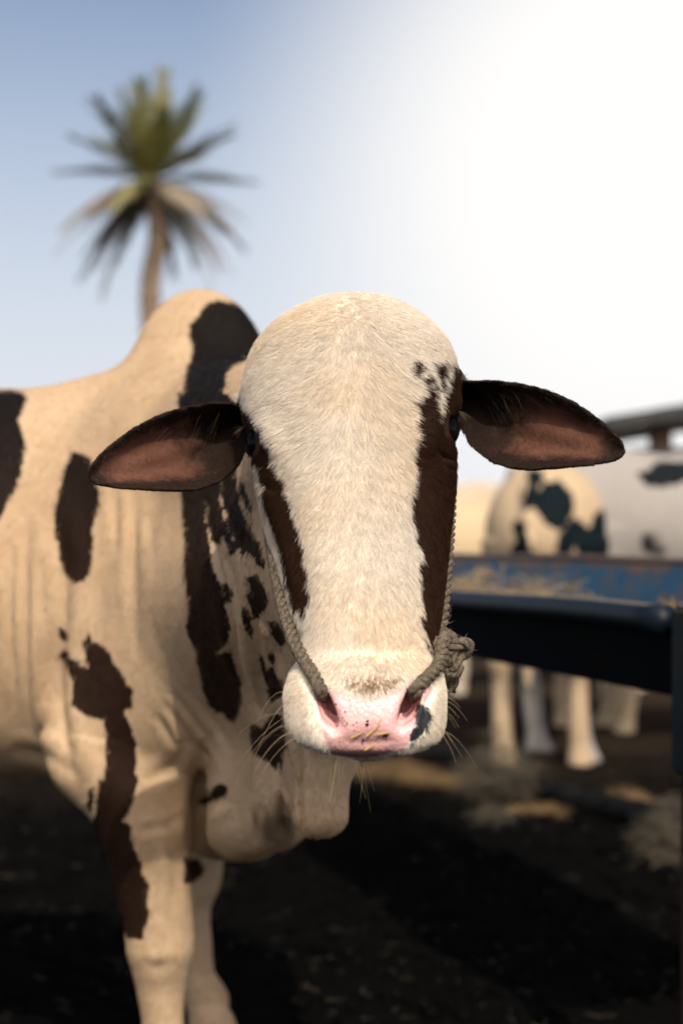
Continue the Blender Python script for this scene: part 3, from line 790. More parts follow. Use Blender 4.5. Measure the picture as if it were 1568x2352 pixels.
ei = lp(ear_in)[:,0]+RNG.normal(size=len(root))*.12
c = np.where((ei > .08)[:,None], np.array([.125, .056, .038]), np.array([.032, .019, .0135]))*RNG.uniform(.6, 1.6, len(root))[:,None]
parts.append((pts, rr, np.clip(c, 0, 1)))
vis = (fcen[:,1] < 3.2) & (fcen[:,0] > -.95)
lp = sample(f_is['body']*np.clip(ndv+.15, .02, 1)*vis, 200000)
root, pts, rr = grow(lp, body_dir, lambda r: np.full(len(r), .0088), .24, .00025, .14)
dk0 = lp(dark)[:,0]; fr_ = (root[:,1] > 1.95) & (root[:,1] < 2.9) & (dk0 > -45); dk0[fr_] = patches(to_px(pts[fr_, 2]), PATCH_BODY)
c, pk = coat_colour(lp, root, 6.0, dk0)
parts.append((pts, rr, c))
fur = hair_object('fur', *[np.concatenate([p[i] for p in parts]) for i in range(3)], m_fur, bull)

# whiskers, chin hairs and long ear hairs
wp, wr = [], []
def strand(a, d, ln, droop, r=.00022, k=7):
    a = np.asarray(a, float); d = np.asarray(d, float); d /= np.linalg.norm(d)
    s = np.linspace(0, 1, k)[:,None]
    wp.append(a+d*ln*s+np.array([0, 0, -1])*droop*ln*s*s+RNG.normal(size=3)*.003*s*s); wr.append(r*(1-.7*s[:,0]))
def cast(px, py, lo=1.2, hi=3.2):
    """depth at which the line of sight meets the bull"""
    d = lo; u = P(px, py, 1.0)-np.array([0, 0, CAM_Z]); ul = np.linalg.norm(u)
    for _ in range(160):
        p = (np.array([0, 0, CAM_Z])+u*d)[None].astype(np.float32)
        s = float(bull_sdf(p, p[0], 0.0)[0])
        if s < .0006: return d
        d += s*.7/ul
        if d > hi: return None
    return d
for i in range(13):
    px, py = random.uniform(658, 690), random.uniform(1585, 1700); d = cast(px, py) or 1.52
    strand(P(px, py, d), (-1, random.uniform(-.5, .2), random.uniform(-.5, .35)), random.uniform(.03, .075), random.uniform(.5, 1.3), .00015)
for i in range(30):
    px, py = random.uniform(715, 850), random.uniform(1708, 1728); d = cast(px, py) or 1.50
    strand(P(px, py, d+.02), (random.uniform(-.4, .4), random.uniform(-.2, .3), -1), random.uniform(.018, .055), .3, .00012)
for i in range(10):
    px, py = random.uniform(990, 1020), random.uniform(1570, 1690); d = cast(px, py) or 1.52
    strand(P(px, py, d), (1, random.uniform(-.4, .2), random.uniform(-.5, .3)), random.uniform(.015, .035), .8, .00018)
for e, sx in ((EAR_R, 1), (EAR_L, -1)):
    for i in range(22):
        tt, vv = random.uniform(.06, .42), random.uniform(.25, .85)
        hw = np.interp(tt, ESS, (ETOP+EBOT)/2); vc = np.interp(tt, ESS, (ETOP-EBOT)/2)
        dep = np.interp(tt, [-.2, .1, .35, .7, 1.0], e.dep)
        p = e.b+e.M[0]*tt*e.L+e.M[1]*(vc+vv*hw)+e.M[2]*(-dep*(1-vv*vv)+.006)
        strand(p, e.M[0]*random.uniform(.8, 1.4)-e.M[1]*random.uniform(.2, 1.1)+e.M[2]*random.uniform(.1, .5), random.uniform(.018, .045), .35, .00013)
for c, sx in ((EYE_R, 1), (EYE_L, -1)):
    for i in range(14):
        strand(c+np.array([sx*.018, -.012+random.uniform(-.01, .012), .022]), (sx, random.uniform(-.7, .3), random.uniform(-.4, .1)), random.uniform(.012, .02), .6, .00025)
n_face = 13+30+10
wp, wr = np.array(wp), np.array(wr)
wc = np.tile(np.array([.55, .42, .26]), (len(wp), 1))*RNG.uniform(.5, 1.3, len(wp))[:,None]
wc[n_face:] *= .22
hair_object('whiskers', wp, wr, wc, m_fur, bull)

# ------------------------------------------------------------------ rope halter
def spline(pts, n):
    """Catmull-Rom through the points, n samples"""
    p = np.asarray(pts, float); p = np.vstack([2*p[0]-p[1], p, 2*p[-1]-p[-2]])
    out = []; m = len(p)-3
    for s in np.linspace(0, m-1e-6, n):
        i = int(s); t = s-i; a, b, c, d = p[i:i+4]
        out.append(.5*(2*b+(c-a)*t+(2*a-5*b+4*c-d)*t*t+(3*b-a-3*c+d)*t**3))
    return np.array(out)
def frames(path):
    T = np.gradient(path, axis=0); T /= np.maximum(np.linalg.norm(T, axis=1, keepdims=True), 1e-9)
    N = np.zeros_like(T); a = np.cross(T[0], [0.3, 0.2, 1]); N[0] = a/np.linalg.norm(a)
    for i in range(1, len(T)):
        v = N[i-1]-T[i]*(N[i-1]@T[i]); N[i] = v/max(np.linalg.norm(v), 1e-9)
    return T, N, np.cross(T, N)
def tube_np(path, rad, seg=8, cap=True):
    T, N, B = frames(path); n = len(path); rad = np.broadcast_to(np.asarray(rad, float), (n,))
    a = np.linspace(0, 2*np.pi, seg, endpoint=False)
    V = (path[:,None]+rad[:,None,None]*(np.cos(a)[None,:,None]*N[:,None]+np.sin(a)[None,:,None]*B[:,None])).reshape(-1, 3)
    i, j = np.meshgrid(np.arange(n-1), np.arange(seg), indexing='ij'); j2 = (j+1) % seg
    Fq = np.stack([i*seg+j, i*seg+j2, (i+1)*seg+j2, (i+1)*seg+j], -1).reshape(-1, 4)
    F = Fq.tolist()
    if cap: F += [list(range(seg))[::-1], list(range((n-1)*seg, n*seg))]
    return V, F
def rope_np(path, r, pitch=.034, ph0=0.0, seg=8):
    """three laid strands"""
    L_ = np.concatenate([[0], np.cumsum(np.linalg.norm(np.diff(path, axis=0), axis=1))])
    T, N, B = frames(path); VV, FF = [], []; off = 0
    for k in range(3):
        ph = ph0+k*2*np.pi/3+L_/pitch*2*np.pi
        c = path+.56*r*(np.cos(ph)[:,None]*N+np.sin(ph)[:,None]*B)
        v, f = tube_np(c, .50*r*(1+.05*np.sin(L_*900+k)), seg)
        VV.append(v); FF += [[q+off for q in g] for g in f]; off += len(v)
    return np.concatenate(VV), FF
m_rope = plain('rope_fibre', (.19, .15, .105), (.065, .05, .035), 220, .9, .8, 900, .0015)
rope = empty('rope_halter', tuple(P(1020, 1480, 1.55)))
tag(rope, 'frayed grey-brown twisted rope halter with a knot, tied through the bull\'s nose', 'rope')
def rope_part(name, pts, r, n, fuzz=0):
    path = spline(pts, n); V, F = rope_np(path, r)
    o = link(name, mesh_np(name, V, F), m_rope, rope)
    return path
FZ = []
def onhide(px, py, lift, dflt=None):
    d = cast(px, py)
    if d is None or (dflt is not None and abs(d-dflt) > .12): d = dflt
    return P(px, py, d-lift)
RR = .0076
left = [P(604, 1105, 1.80), P(611, 1160, 1.775), P(619, 1220, 1.74), onhide(627, 1280, .004, 1.70), onhide(638, 1340, .004, 1.67), onhide(654, 1410, .004, 1.64), onhide(676, 1475, .005, 1.60), onhide(700, 1520, .005, 1.54), onhide(718, 1548, .005, 1.50), onhide(728, 1568, .003, 1.52), P(736, 1586, 1.517), P(741, 1600, 1.55)]
FZ.append(rope_part('cheek_rope', left, RR, 150))
right = [P(1036, 1120, 1.79), P(1034, 1180, 1.765), P(1029, 1260, 1.725), P(1023, 1340, 1.69), P(1018, 1400, 1.665), P(1014, 1450, 1.645), P(1020, 1485, 1.625)]
FZ.append(rope_part('cheek_rope', right, RR*.95, 110))
nose = [P(948, 1602, 1.55), P(954, 1588, 1.515), onhide(967, 1570, .005, 1.525), onhide(986, 1552, .006, 1.54), P(1004, 1532, 1.56), P(1013, 1508, 1.58), P(1016, 1480, 1.595), P(1026, 1462, 1.615), P(1040, 1470, 1.62)]
FZ.append(rope_part('nose_rope', nose, RR, 90))
kc = P(1034, 1505, 1.60); a = np.linspace(0, 2*np.pi, 12, endpoint=False)
kn = [kc+.0090*np.array([np.sin(q)+1.5*np.sin(2*q), .8*np.sin(3*q), 1.15*(np.cos(q)-1.5*np.cos(2*q))*.85]) for q in np.append(a, a[:2])]
FZ.append(rope_part('knot', kn, RR*.95, 150))
FZ.append(rope_part('loose_end', [P(1040, 1512, 1.60), P(1046, 1535, 1.605), P(1040, 1565, 1.61), P(1032, 1588, 1.612)], RR*.9, 40))
fp = []
for path in FZ:
    T, N, B = frames(path)
    for _ in range(int(len(path)*2.2)):
        i = random.randrange(len(path)); an = random.uniform(0, 6.28); o = math.cos(an)*N[i]+math.sin(an)*B[i]
        p0 = path[i]+o*RR*.85; dr = o*random.uniform(.3, 1)+T[i]*random.uniform(-1, 1); ln = random.uniform(.003, .0075)
        s = np.linspace(0, 1, 4)[:,None]; fp.append(p0+dr*ln*s+RNG.normal(size=3)*.001*s*s)
fp = np.array(fp); hair_object('fibres', fp, np.tile(np.array([.00018, .00016, .00012, .00005]), (len(fp), 1)), np.tile(np.array([.32, .26, .18]), (len(fp), 1))*RNG.uniform(.5, 1.3, len(fp))[:,None], m_fur, rope)

# straw stuck to the nose
m_straw = plain('straw', (.62, .42, .12), (.48, .30, .09), 60, .6, .2, 400, .0005)
def blade(p, d, up_, ln, w, bend=.15, k=4):
    """a folded flat stalk: V section, closed"""
    d = np.asarray(d, float); d /= np.linalg.norm(d); s_ = np.cross(d, up_); s_ /= np.linalg.norm(s_); n_ = np.cross(s_, d)
    V, F = [], []
    for i, t_ in enumerate(np.linspace(0, 1, k)):
        c = np.asarray(p)+d*ln*t_+n_*bend*ln*(t_-t_*t_)
        ww = w*(1-.5*t_)
        V += [c-s_*ww, c+n_*ww*.7, c+s_*ww, c-n_*ww*.25]
        if i:
            b = 4*(i-1)
            for j in range(4): F.append([b+j, b+(j+1) % 4, b+4+(j+1) % 4, b+4+j])
    F += [[3, 2, 1, 0], [4*(k-1)+j for j in range(4)]]
    return V, F
for (px, py, dx, dz, ln, w, lb) in [
    (806, 1696, .9, .45, .017, .0011, 'yellow straw stalk stuck on the pink nose, lower left of the nostril gap'),
    (842, 1692, .7, .6, .016, .0010, 'yellow straw stalk stuck in the middle of the bull\'s nose'),
    (866, 1688, .85, .15, .014, .0012, 'bent yellow straw flake on the nose beside the dark right speck'),
    (838, 1724, .8, .5, .013, .0011, 'yellow straw stalk hanging on the lower lip edge of the muzzle'),
    (868, 1668, .35, .9, .009, .0008, 'short pale straw fleck high on the pink nose pad')]:
    d0 = cast(px, py) or 1.47; p0 = P(px, py, d0-.0022)
    px2, py2 = px+dx*ln/d0*F_PX, py-dz*ln/d0*F_PX; d1 = cast(px2, py2) or d0
    v = P(px2, py2, min(d1, d0+.006)-.0026)-p0
    V, F = blade(p0, v, (0, -1, 0.01), ln, w, .06)
    o = link('straw', mesh_np('straw', V, F, False), m_straw); tag(o, lb, 'straw', 'straw bits on the nose')

# crumbs of dirt on the nose pad
cv, cf = [], []
for qx, qy, r_ in [(530, 1165, .9), (570, 1165, .8), (522, 1240, .8), (538, 1247, 1.0), (565, 1266, 1.5), (627, 1318, 1.1), (612, 1357, 1.0), (624, 1372, .9), (640, 1392, 1.1), (632, 1410, .8), (664, 1275, .9), (657, 1240, .8), (770, 1402, 2.6), (775, 1380, 1.8), (703, 1388, 1.0), (683, 1402, .9), (745, 1506, 2.2), (897, 1470, 3.0), (880, 1478, 2.0), (830, 1236, .8), (790, 1230, .7), (930, 1162, .8), (935, 1148, .7), (690, 1440, .9), (820, 1440, 1.0)]:
    px, py = 574.1+.3478*qx, 1176.9+.3478*qy; c = P(px, py, (cast(px, py) or 1.5)-.0004); b = len(cv); r_ *= .00085
    for v in [(0, -1, 0), (1, 0, .2), (.3, -.2, 1), (-.9, 0, .5), (-.6, -.2, -.8), (.5, 0, -.9), (0, .8, 0)]: cv.append(c+np.array(v)*r_*RNG.uniform(.7, 1.3))
    cf += [[b+q for q in f] for f in [(0, 1, 2), (0, 2, 3), (0, 3, 4), (0, 4, 5), (0, 5, 1), (6, 2, 1), (6, 3, 2), (6, 4, 3), (6, 5, 4), (6, 1, 5)]]
tag(link('dirt_crumbs', mesh_np('dirt_crumbs', cv, cf, False), plain('dirt', (.020, .009, .006), (.05, .02, .012), 200, .8, 0)), 'dark crumbs of dirt and feed stuck to the pink nose', 'dirt', kind='stuff')

# ------------------------------------------------------------------ ground
m_soil, nt, bs = newmat('soil'); t = NT(nt); co = t.coord()
sep = t.n('ShaderNodeSeparateXYZ'); t.l(co, sep.inputs[0])
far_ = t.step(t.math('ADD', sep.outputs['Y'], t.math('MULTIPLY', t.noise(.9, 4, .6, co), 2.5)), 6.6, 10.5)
c_s = t.mix(t.noise(6, 6, .65, co), (.0030, .0032, .0033), (.0085, .0083, .0078))
c_s = t.mix(t.step(t.noise(55, 4, .7, co), .62, .74), c_s, (.020, .018, .0155))
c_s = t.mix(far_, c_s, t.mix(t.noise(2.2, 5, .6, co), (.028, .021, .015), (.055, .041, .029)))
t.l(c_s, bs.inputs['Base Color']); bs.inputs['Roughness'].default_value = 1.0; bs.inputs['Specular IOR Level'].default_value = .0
h_ = t.math('ADD', t.noise(14, 8, .7, co), t.math('MULTIPLY', t.noise(70, 6, .7, co), .4))
t.l(t.bump(h_, .9, .03), bs.inputs['Normal'])
def ground_h(x, y):
    return .018*math.sin(1.7*x+.6*y)*math.sin(.9*y-.5*x)+.03*mnoise.noise(Vector((x*1.6, y*1.6, 0)))+.016*mnoise.noise(Vector((x*7, y*7, 3)))
xs = np.concatenate([[-900, -200, -40, -12], np.linspace(-5, 5, 150), [12, 40, 200, 900]])
ys = np.concatenate([[-300, -40, -8], np.linspace(-1, 9, 170), [11, 14, 20, 40, 120, 400, 1800]])
gv = []
for y in ys:
    for x in xs:
        near_ = max(0, 1-max(abs(x)-4, 0)/3)*max(0, 1-max(y-8, 0)/3)*max(0, 1-max(-y, 0)/3)
        gv.append((x, y, (ground_h(x, y)-.012)*near_))
nx = len(xs); i, j = np.meshgrid(np.arange(len(ys)-1), np.arange(nx-1), indexing='ij')
gf = np.stack([i*nx+j, i*nx+j+1, (i+1)*nx+j+1, (i+1)*nx+j], -1).reshape(-1, 4)
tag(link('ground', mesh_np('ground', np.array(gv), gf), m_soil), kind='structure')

# clods and straw litter: nobody could count them
def scatter_clods(n, x0, x1, y0, y1, smin_, smax_):
    base = [(0, 0, 1), (.9, 0, .25), (.25, .85, .3), (-.75, .5, .2), (-.7, -.55, .25), (.3, -.85, .2), (0, 0, -.5)]
    fs = [(0, 1, 2), (0, 2, 3), (0, 3, 4), (0, 4, 5), (0, 5, 1), (6, 2, 1), (6, 3, 2), (6, 4, 3), (6, 5, 4), (6, 1, 5)]
    V, F = [], []
    for q in range(n):
        x = random.uniform(x0, x1); y = y0+(y1-y0)*random.random()**1.6; s_ = smin_+(smax_-smin_)*random.random()**4
        z = ground_h(x, y)-.012; b = len(V); an = random.uniform(0, 6.28); ca, sa = math.cos(an), math.sin(an); sq = random.uniform(.5, .9)
        for v in base:
            k = random.uniform(.7, 1.25); X, Y = v[0]*k*s_, v[1]*k*s_
            V.append((x+X*ca-Y*sa, y+X*sa+Y*ca, z+v[2]*k*s_*sq+s_*.15))
        F += [(b+f[0], b+f[1], b+f[2]) for f in fs]
    return V, np.array(F)
V, F = scatter_clods(15000, -3.2, 3.2, 2.7, 7.5, .003, .034)
tag(link('soil_clods', mesh_np('soil_clods', V, F), m_soil), 'dark crumbly soil clods strewn over the yard', 'soil', kind='stuff')
def straws(n, fn, lmin, lmax, w, flat=.25):
    V, F = [], []
    for q in range(n):
        p, d = fn(); vv, ff = blade(p, d, (0, 0, 1) if abs(d[2]) < .9 else (1, 0, 0), random.uniform(lmin, lmax), w*random.uniform(.6, 1.3), random.uniform(-.3, .3), 3)
        b = len(V); V += vv; F += [[b+k for k in f] for f in ff]
    return V, F
m_litter = plain('dry_litter', (.20, .155, .09), (.06, .048, .032), 20, .8, 0)
def litter():
    x = random.uniform(-2.4, 2.6); y = 2.8+5*random.random()**1.8; an = random.uniform(0, 6.28)
    return (x, y, ground_h(x, y)-.004), (math.cos(an), math.sin(an), random.uniform(-.05, .12))
V, F = straws(1500, litter, .012, .05, .0009)
tag(link('straw_litter', mesh_np('straw_litter', V, F, False), m_litter), 'thin dry straw bits scattered over the dark soil', 'straw litter', kind='stuff')

# ------------------------------------------------------------------ feed trough
TR, TD = np.array([.597, 2.60, 0.0]), np.array([-.32, .947, 0.0]); TD /= np.linalg.norm(TD); TN = np.array([TD[1], -TD[0], 0.0])   # along, across (to the right)
def tp(a, c, z): return TR+TD*a+TN*c+np.array([0, 0, z])
def prism(name, ring, a0, a1, mat, parent, bev=.003, segs=1):
    """a section ring [(across, height)] swept along the trough"""
    V, F = [], []; n = len(ring); N_ = segs+1
    for k in range(N_):
        a = a0+(a1-a0)*k/segs; V += [tp(a, c, z) for c, z in ring]
    for k in range(segs):
        for q in range(n): F.append([k*n+q, k*n+(q+1) % n, (k+1)*n+(q+1) % n, (k+1)*n+q])
    F += [list(range(n))[::-1], [segs*n+q for q in range(n)]]
    me = mesh_np(name, V, F, False)
    bm = bmesh.new(); bm.from_mesh(me); bmesh.ops.recalc_face_normals(bm, faces=bm.faces)
    if bev: bmesh.ops.bevel(bm, geom=[e for e in bm.edges if e.calc_face_angle(0) > .5], offset=bev, segments=2, affect='EDGES')
    bm.to_mesh(me); bm.free()
    return link(name, me, mat, parent)
m_blue, nt, bs = newmat('worn_blue_paint'); t = NT(nt); co = t.coord()
sep = t.n('ShaderNodeSeparateXYZ'); t.l(co, sep.inputs[0])
wear = t.math('ADD', t.noise(5, 7, .68, co, .4), t.math('MULTIPLY', t.math('SUBTRACT', sep.outputs['Z'], 1.028), 5.0))
f_w = t.step(wear, .53, .60)
c_b = t.mix(t.noise(18, 5, .6, co), (.006, .066, .14), (.004, .038, .085))
c_r = t.mix(t.noise(30, 6, .7, co), (.12, .082, .062), (.055, .040, .034))
c_b = t.mix(t.step(t.noise(11, 7, .72, co, .3), .50, .60), c_b, t.mix(t.noise(40, 5, .7, co), (.036, .038, .041), (.085, .065, .040)))
t.l(t.mix(f_w, c_b, c_r), bs.inputs['Base Color'])
bs.inputs['Roughness'].default_value = .62; t.l(t.bump(t.math('ADD', f_w, t.noise(90, 6, .7, co)), .5, .003), bs.inputs['Normal'])
m_navy, nt, bs = newmat('dark_blue_steel'); t = NT(nt); co = t.coord()
geo = t.n('ShaderNodeNewGeometry'); sg = t.n('ShaderNodeSeparateXYZ'); t.l(geo.outputs['Normal'], sg.inputs[0])
dust = t.step(t.math('ADD', sg.outputs['Z'], t.math('MULTIPLY', t.noise(40, 5, .7, co), .25)), .98, 1.12)
f_w = t.step(t.noise(9, 8, .72, co), .55, .66)
t.l(t.mix(f_w, t.mix(t.noise(4, 4, .6, co), (.006, .017, .032), (.003, .007, .012)), (.028, .021, .018)), bs.inputs['Base Color'])
nt.links.remove(bs.inputs['Base Color'].links[0])
c0 = t.mix(f_w, t.mix(t.noise(4, 4, .6, co), (.0038, .0125, .024), (.002, .005, .0085)), (.011, .0085, .0075))
t.l(t.mix(dust, c0, (.17, .125, .085)), bs.inputs['Base Color'])
bs.inputs['Roughness'].default_value = .45; bs.inputs['Specular IOR Level'].default_value = .22; t.l(t.bump(t.noise(60, 6, .7, co), .35, .004), bs.inputs['Normal'])
m_rust = plain('rusty_leg', (.018, .005, .004), (.009, .004, .0035), 25, .8, .5, 120, .003)
trough = empty('feed_trough', tuple(tp(0, 0, 0)))
tag(trough, 'long worn blue steel feed trough on legs, right of the bull\'s head', 'trough')
A0, A1 = -.06, 3.35
prism('near_wall', [(0, .985), (.008, .985), (.075, .822), (.067, .822)], A0, A1, m_navy, trough, .002)
prism('floor_plate', [(.076, .822), (.50, .822), (.50, .829), (.076, .829)], A0, A1, m_navy, trough, .002)
prism('far_wall', [(.505, .822), (.513, .822), (.60, 1.060), (.592, 1.060)], A0, A1, m_blue, trough, .002, 1)
for cc, zz, r_, mt, nm in ((-.006, .972, .029, m_navy, 'rim'), (.598, 1.066, .010, m_blue, 'rim')):
    path = np.array([tp(a, cc, zz+.003*math.sin(a*5)) for a in np.linspace(A0+.05, A1, 40)])
    V, F = tube_np(path, r_, 12); link(nm, mesh_np(nm, V, F), mt, trough)
prism('end_wall', [(.012, .985), (.585, .985), (.52, .826), (.08, .826)], A1-.006, A1, m_navy, trough, .001)
def post(name, a, c, w, z0, z1, mat):
    p = tp(a, c, 0); bm = bmesh.new(); bmesh.ops.create_cube(bm, size=1)
    for v in bm.verts: v.co = Vector(p+TD*v.co.y*w+TN*v.co.x*w+np.array([0, 0, z0+(z1-z0)*(v.co.z+.5)]))
    bmesh.ops.bevel(bm, geom=list(bm.edges), offset=w*.14, segments=3, affect='EDGES')
    me = bpy.data.meshes.new(name); bm.to_mesh(me); bm.free(); return link(name, me, mat, trough)
for a, c in ((-.075, .006), (A1+.05, .035), (-.075, .57), (A1+.05, .44)):
    post('post', a, c, .062, .70, 1.002, m_navy); post('leg', a, c, .036, -.01, .70, m_rust)
# hay lying in the trough
m_hay = plain('hay', (.42, .29, .13), (.25, .165, .07), 14, .85, 0)
def hay_fn():
    a = random.uniform(0, 2.8); c = random.uniform(.09, .50); an = random.uniform(0, 6.28)
    top = .90+.03*min(1, a/1.2)+.045*math.sin(a*4.2+1)+.03*math.sin(a*11)+(.05 if c > .4 else 0)*random.random()
    return tp(a, c, top-random.random()**2*.05), (math.cos(an), math.sin(an), random.uniform(-.3, .6))
V, F = straws(4200, hay_fn, .025, .075, .0018)
b = len(V); na, nc = 40, 8
for q in range(na):
    for w in range(nc):
        a = A0+.02+(A1-A0-.04)*q/(na-1); c = .085+.42*w/(nc-1); V.append(tp(a, c, 0.895+.04*math.sin(a*4.2+1)+.02*math.sin(a*11+w)))
for q in range(na-1):
    for w in range(nc-1): F.append([b+q*nc+w, b+q*nc+w+1, b+(q+1)*nc+w+1, b+(q+1)*nc+w])
tag(link('hay', mesh_np('hay', V, F, False), m_hay), 'loose golden hay lying inside the blue trough', 'hay', kind='stuff')

# ------------------------------------------------------------------ cattle behind the trough
def cow_parts(head_down=False, hump=.12, fat=1.0):
    """local: heading +x, back about 1.3 m"""
    I = np.eye(3); hz = .62 if head_down else 1.28; hx = 1.12 if head_down else 1.08
    B = [Ell((-.05, 0, .95), (.62, .30*fat, .345), .08), Ell((-.62, 0, .99), (.42, .27*fat, .31), .1), Ell((.42, 0, .98), (.32, .235*fat, .36), .1),
         Ell((.30, 0, 1.28), (.20, .09, hump+.04), .08), Ell((.55, 0, .74), (.16, .11, .18), .08),
         Cone((.52, 0, 1.10), (hx-.12, 0, hz), .21, .12, .1), Cone((.56, 0, .88), (hx-.10, 0, hz-.10), .15, .08, .1)]
    d = np.array([.30, 0, -.36]) if not head_down else np.array([.14, 0, -.44])
    p0 = np.array([hx-.06, 0, hz+.05]); p1 = p0+d
    B += [Ell(p0+d*.22, (.115, .115, .13), .04), Cone(p0+d*.25, p1, .105, .066, .05), Ell(p1, (.07, .078, .062), .03)]
    for s in (-1, 1):
        B += [Ell(p0+np.array([-.02, s*.20, -.02]), (.045, .125, .055), .03), Cone(p0+np.array([-.02, s*.07, .10]), p0+np.array([.0, s*.12, .19]), .022, .008, .02)]
        B += [limb([(np.array([.40+.02*s, s*.15, .78]), .10, .085), (np.array([.40+.02*s, s*.155, .62]), .082, .072), (np.array([.42+.03*s, s*.155, .40]), .056, .055), (np.array([.42+.03*s, s*.155, .35]), .05, .052),
                    (np.array([.42+.03*s, s*.155, .28]), .036, .036), (np.array([.42+.03*s, s*.155, .15]), .04, .042), (np.array([.43+.03*s, s*.155, .09]), .038, .04), (np.array([.45+.03*s, s*.155, .0]), .058, .055)], .05)]
        B += [limb([(np.array([-.74, s*.13, .95]), .19, .13), (np.array([-.74, s*.15, .72]), .13, .10), (np.array([-.83-.05*s, s*.155, .50]), .070, .058), (np.array([-.86-.05*s, s*.155, .44]), .056, .05),
                    (np.array([-.83-.05*s, s*.155, .34]), .04, .04), (np.array([-.81-.05*s, s*.155, .16]), .042, .044), (np.array([-.80-.05*s, s*.155, .09]), .04, .042), (np.array([-.78-.05*s, s*.155, .0]), .06, .056)], .06)]
    B += chain([((-.98, 0, 1.18), .045), ((-1.06, 0, .95), .026), ((-1.06, 0, .62), .018), ((-1.06, 0, .50), .035), ((-1.06, 0, .34), .008)], .03)
    return B
COWMESH = {}
def cow_mesh(key, **kw):
    if key not in COWMESH:
        B = cow_parts(**kw); f = lambda p, c=None, R=None: union(B, p, c, R)
        V, Fq = surface_nets(f, (-1.25, -.48, -.04), (1.65, .48, 1.62), .014)
        COWMESH[key] = mesh_np('cow', project(f, V, 1, .01), Fq)
    return COWMESH[key]
def cow_mat(name, base, patch, seed, amount, scale=2.4):
    m, nt, bs = newmat(name); t = NT(nt); co = t.coord()
    mp = t.n('ShaderNodeMapping'); t.l(co, mp.inputs['Vector']); mp.inputs['Location'].default_value = (seed*3.7, seed*1.9, seed*.7); mp.inputs['Scale'].default_value = (1, 1, .8)
    f = t.step(t.noise(scale, 3, .45, mp.outputs[0], .3), amount-.015, amount+.015)
    sz = t.n('ShaderNodeSeparateXYZ'); t.l(co, sz.inputs[0]); f = t.math('MULTIPLY', f, t.step(t.math('ADD', sz.outputs['Z'], t.math('MULTIPLY', t.noise(6, 2, .5, co), .2)), .66, .70))
    f = t.math('MAXIMUM', f, t.step(t.math('ADD', t.attr('dark').outputs['Fac'], t.math('MULTIPLY', t.math('SUBTRACT', t.noise(7, 3, .6, co), .5), 60)), -2, 4))
    t.l(t.mix(f, t.mix(t.noise(9, 4, .6, co), base, tuple(c*.8 for c in base)), patch), bs.inputs['Base Color'])
    bs.inputs['Roughness'].default_value = .8; bs.inputs['Specular IOR Level'].default_value = .08; t.l(t.bump(t.noise(60, 4, .6, co), .3, .006), bs.inputs['Normal'])
    return m
def cow(px, d, rz, key, mat, label, sc=1.0, spots=(), **kw):
    me = cow_mesh(key, **kw).copy(); me.materials.append(mat)
    o = bpy.data.objects.new('cow', me); COL.objects.link(o)
    p = P(px, HZ_PX, d); o.location = (p[0], d, 0); o.rotation_euler = (0, 0, math.radians(rz)); o.scale = (sc,)*3
    n = len(me.vertices); V = np.empty(n*3, np.float32); me.vertices.foreach_get('co', V); V = V.reshape(-1, 3)
    c_, s_ = math.cos(math.radians(rz))*sc, math.sin(math.radians(rz))*sc
    W = np.stack([p[0]+V[:,0]*c_-V[:,1]*s_, d+V[:,0]*s_+V[:,1]*c_, V[:,2]*sc], 1)
    dk = patches(to_px(W), list(spots)) if spots else np.full(n, -200.0)
    me.attributes.new('dark', 'FLOAT', 'POINT').data.foreach_set('value', np.maximum(dk, -200).astype(np.float32))
    tag(o, label, 'cow', 'cattle beyond the trough'); return o
cow(1090, 8.6, 172, 'up', cow_mat('cream_coat', (.64, .49, .31), (.56, .41, .25), 1, .60), 'cream cow standing side-on behind the trough, next to the bull\'s cheek', 1.06, head_down=False, hump=.16)
cow(1322, 8.0, 70, 'down', cow_mat('spotted_coat', (.56, .42, .27), (.005, .010, .013), 4.2, .62, 2.7), 'black and cream spotted cow seen end-on behind the trough', 1.17, [[(1205, 1070), (1250, 1075), (1240, 1120), (1285, 1100), (1325, 1140), (1320, 1175), (1290, 1215), (1250, 1205), (1225, 1160), (1200, 1190)], [(1325, 1250), (1385, 1160), (1450, 1165), (1490, 1200), (1500, 1300), (1360, 1320), (1325, 1300)], [(1180, 1190), (1216, 1195), (1222, 1310), (1175, 1310)], [(1268, 1265), (1316, 1185), (1348, 1190), (1310, 1300)]], head_down=True, hump=.14)
cow(1690, 7.6, 10, 'up', cow_mat('pale_grey_coat', (.37, .34, .31), (.010, .012, .014), 7.7, .66, 2.0), 'pale grey cow with a black spot at the right edge, behind the trough', 1.24, [[(1470, 1092), (1520, 1060), (1580, 1056), (1610, 1090), (1560, 1114), (1490, 1118)]], head_down=False, hump=.16)
cow(1190, 10.6, 190, 'up', cow_mat('white_coat', (.58, .49, .38), (.50, .41, .30), 2.3, .62), 'off-white cow farthest back, partly hidden by the cream and spotted cows', 1.05, head_down=False, hump=.16)

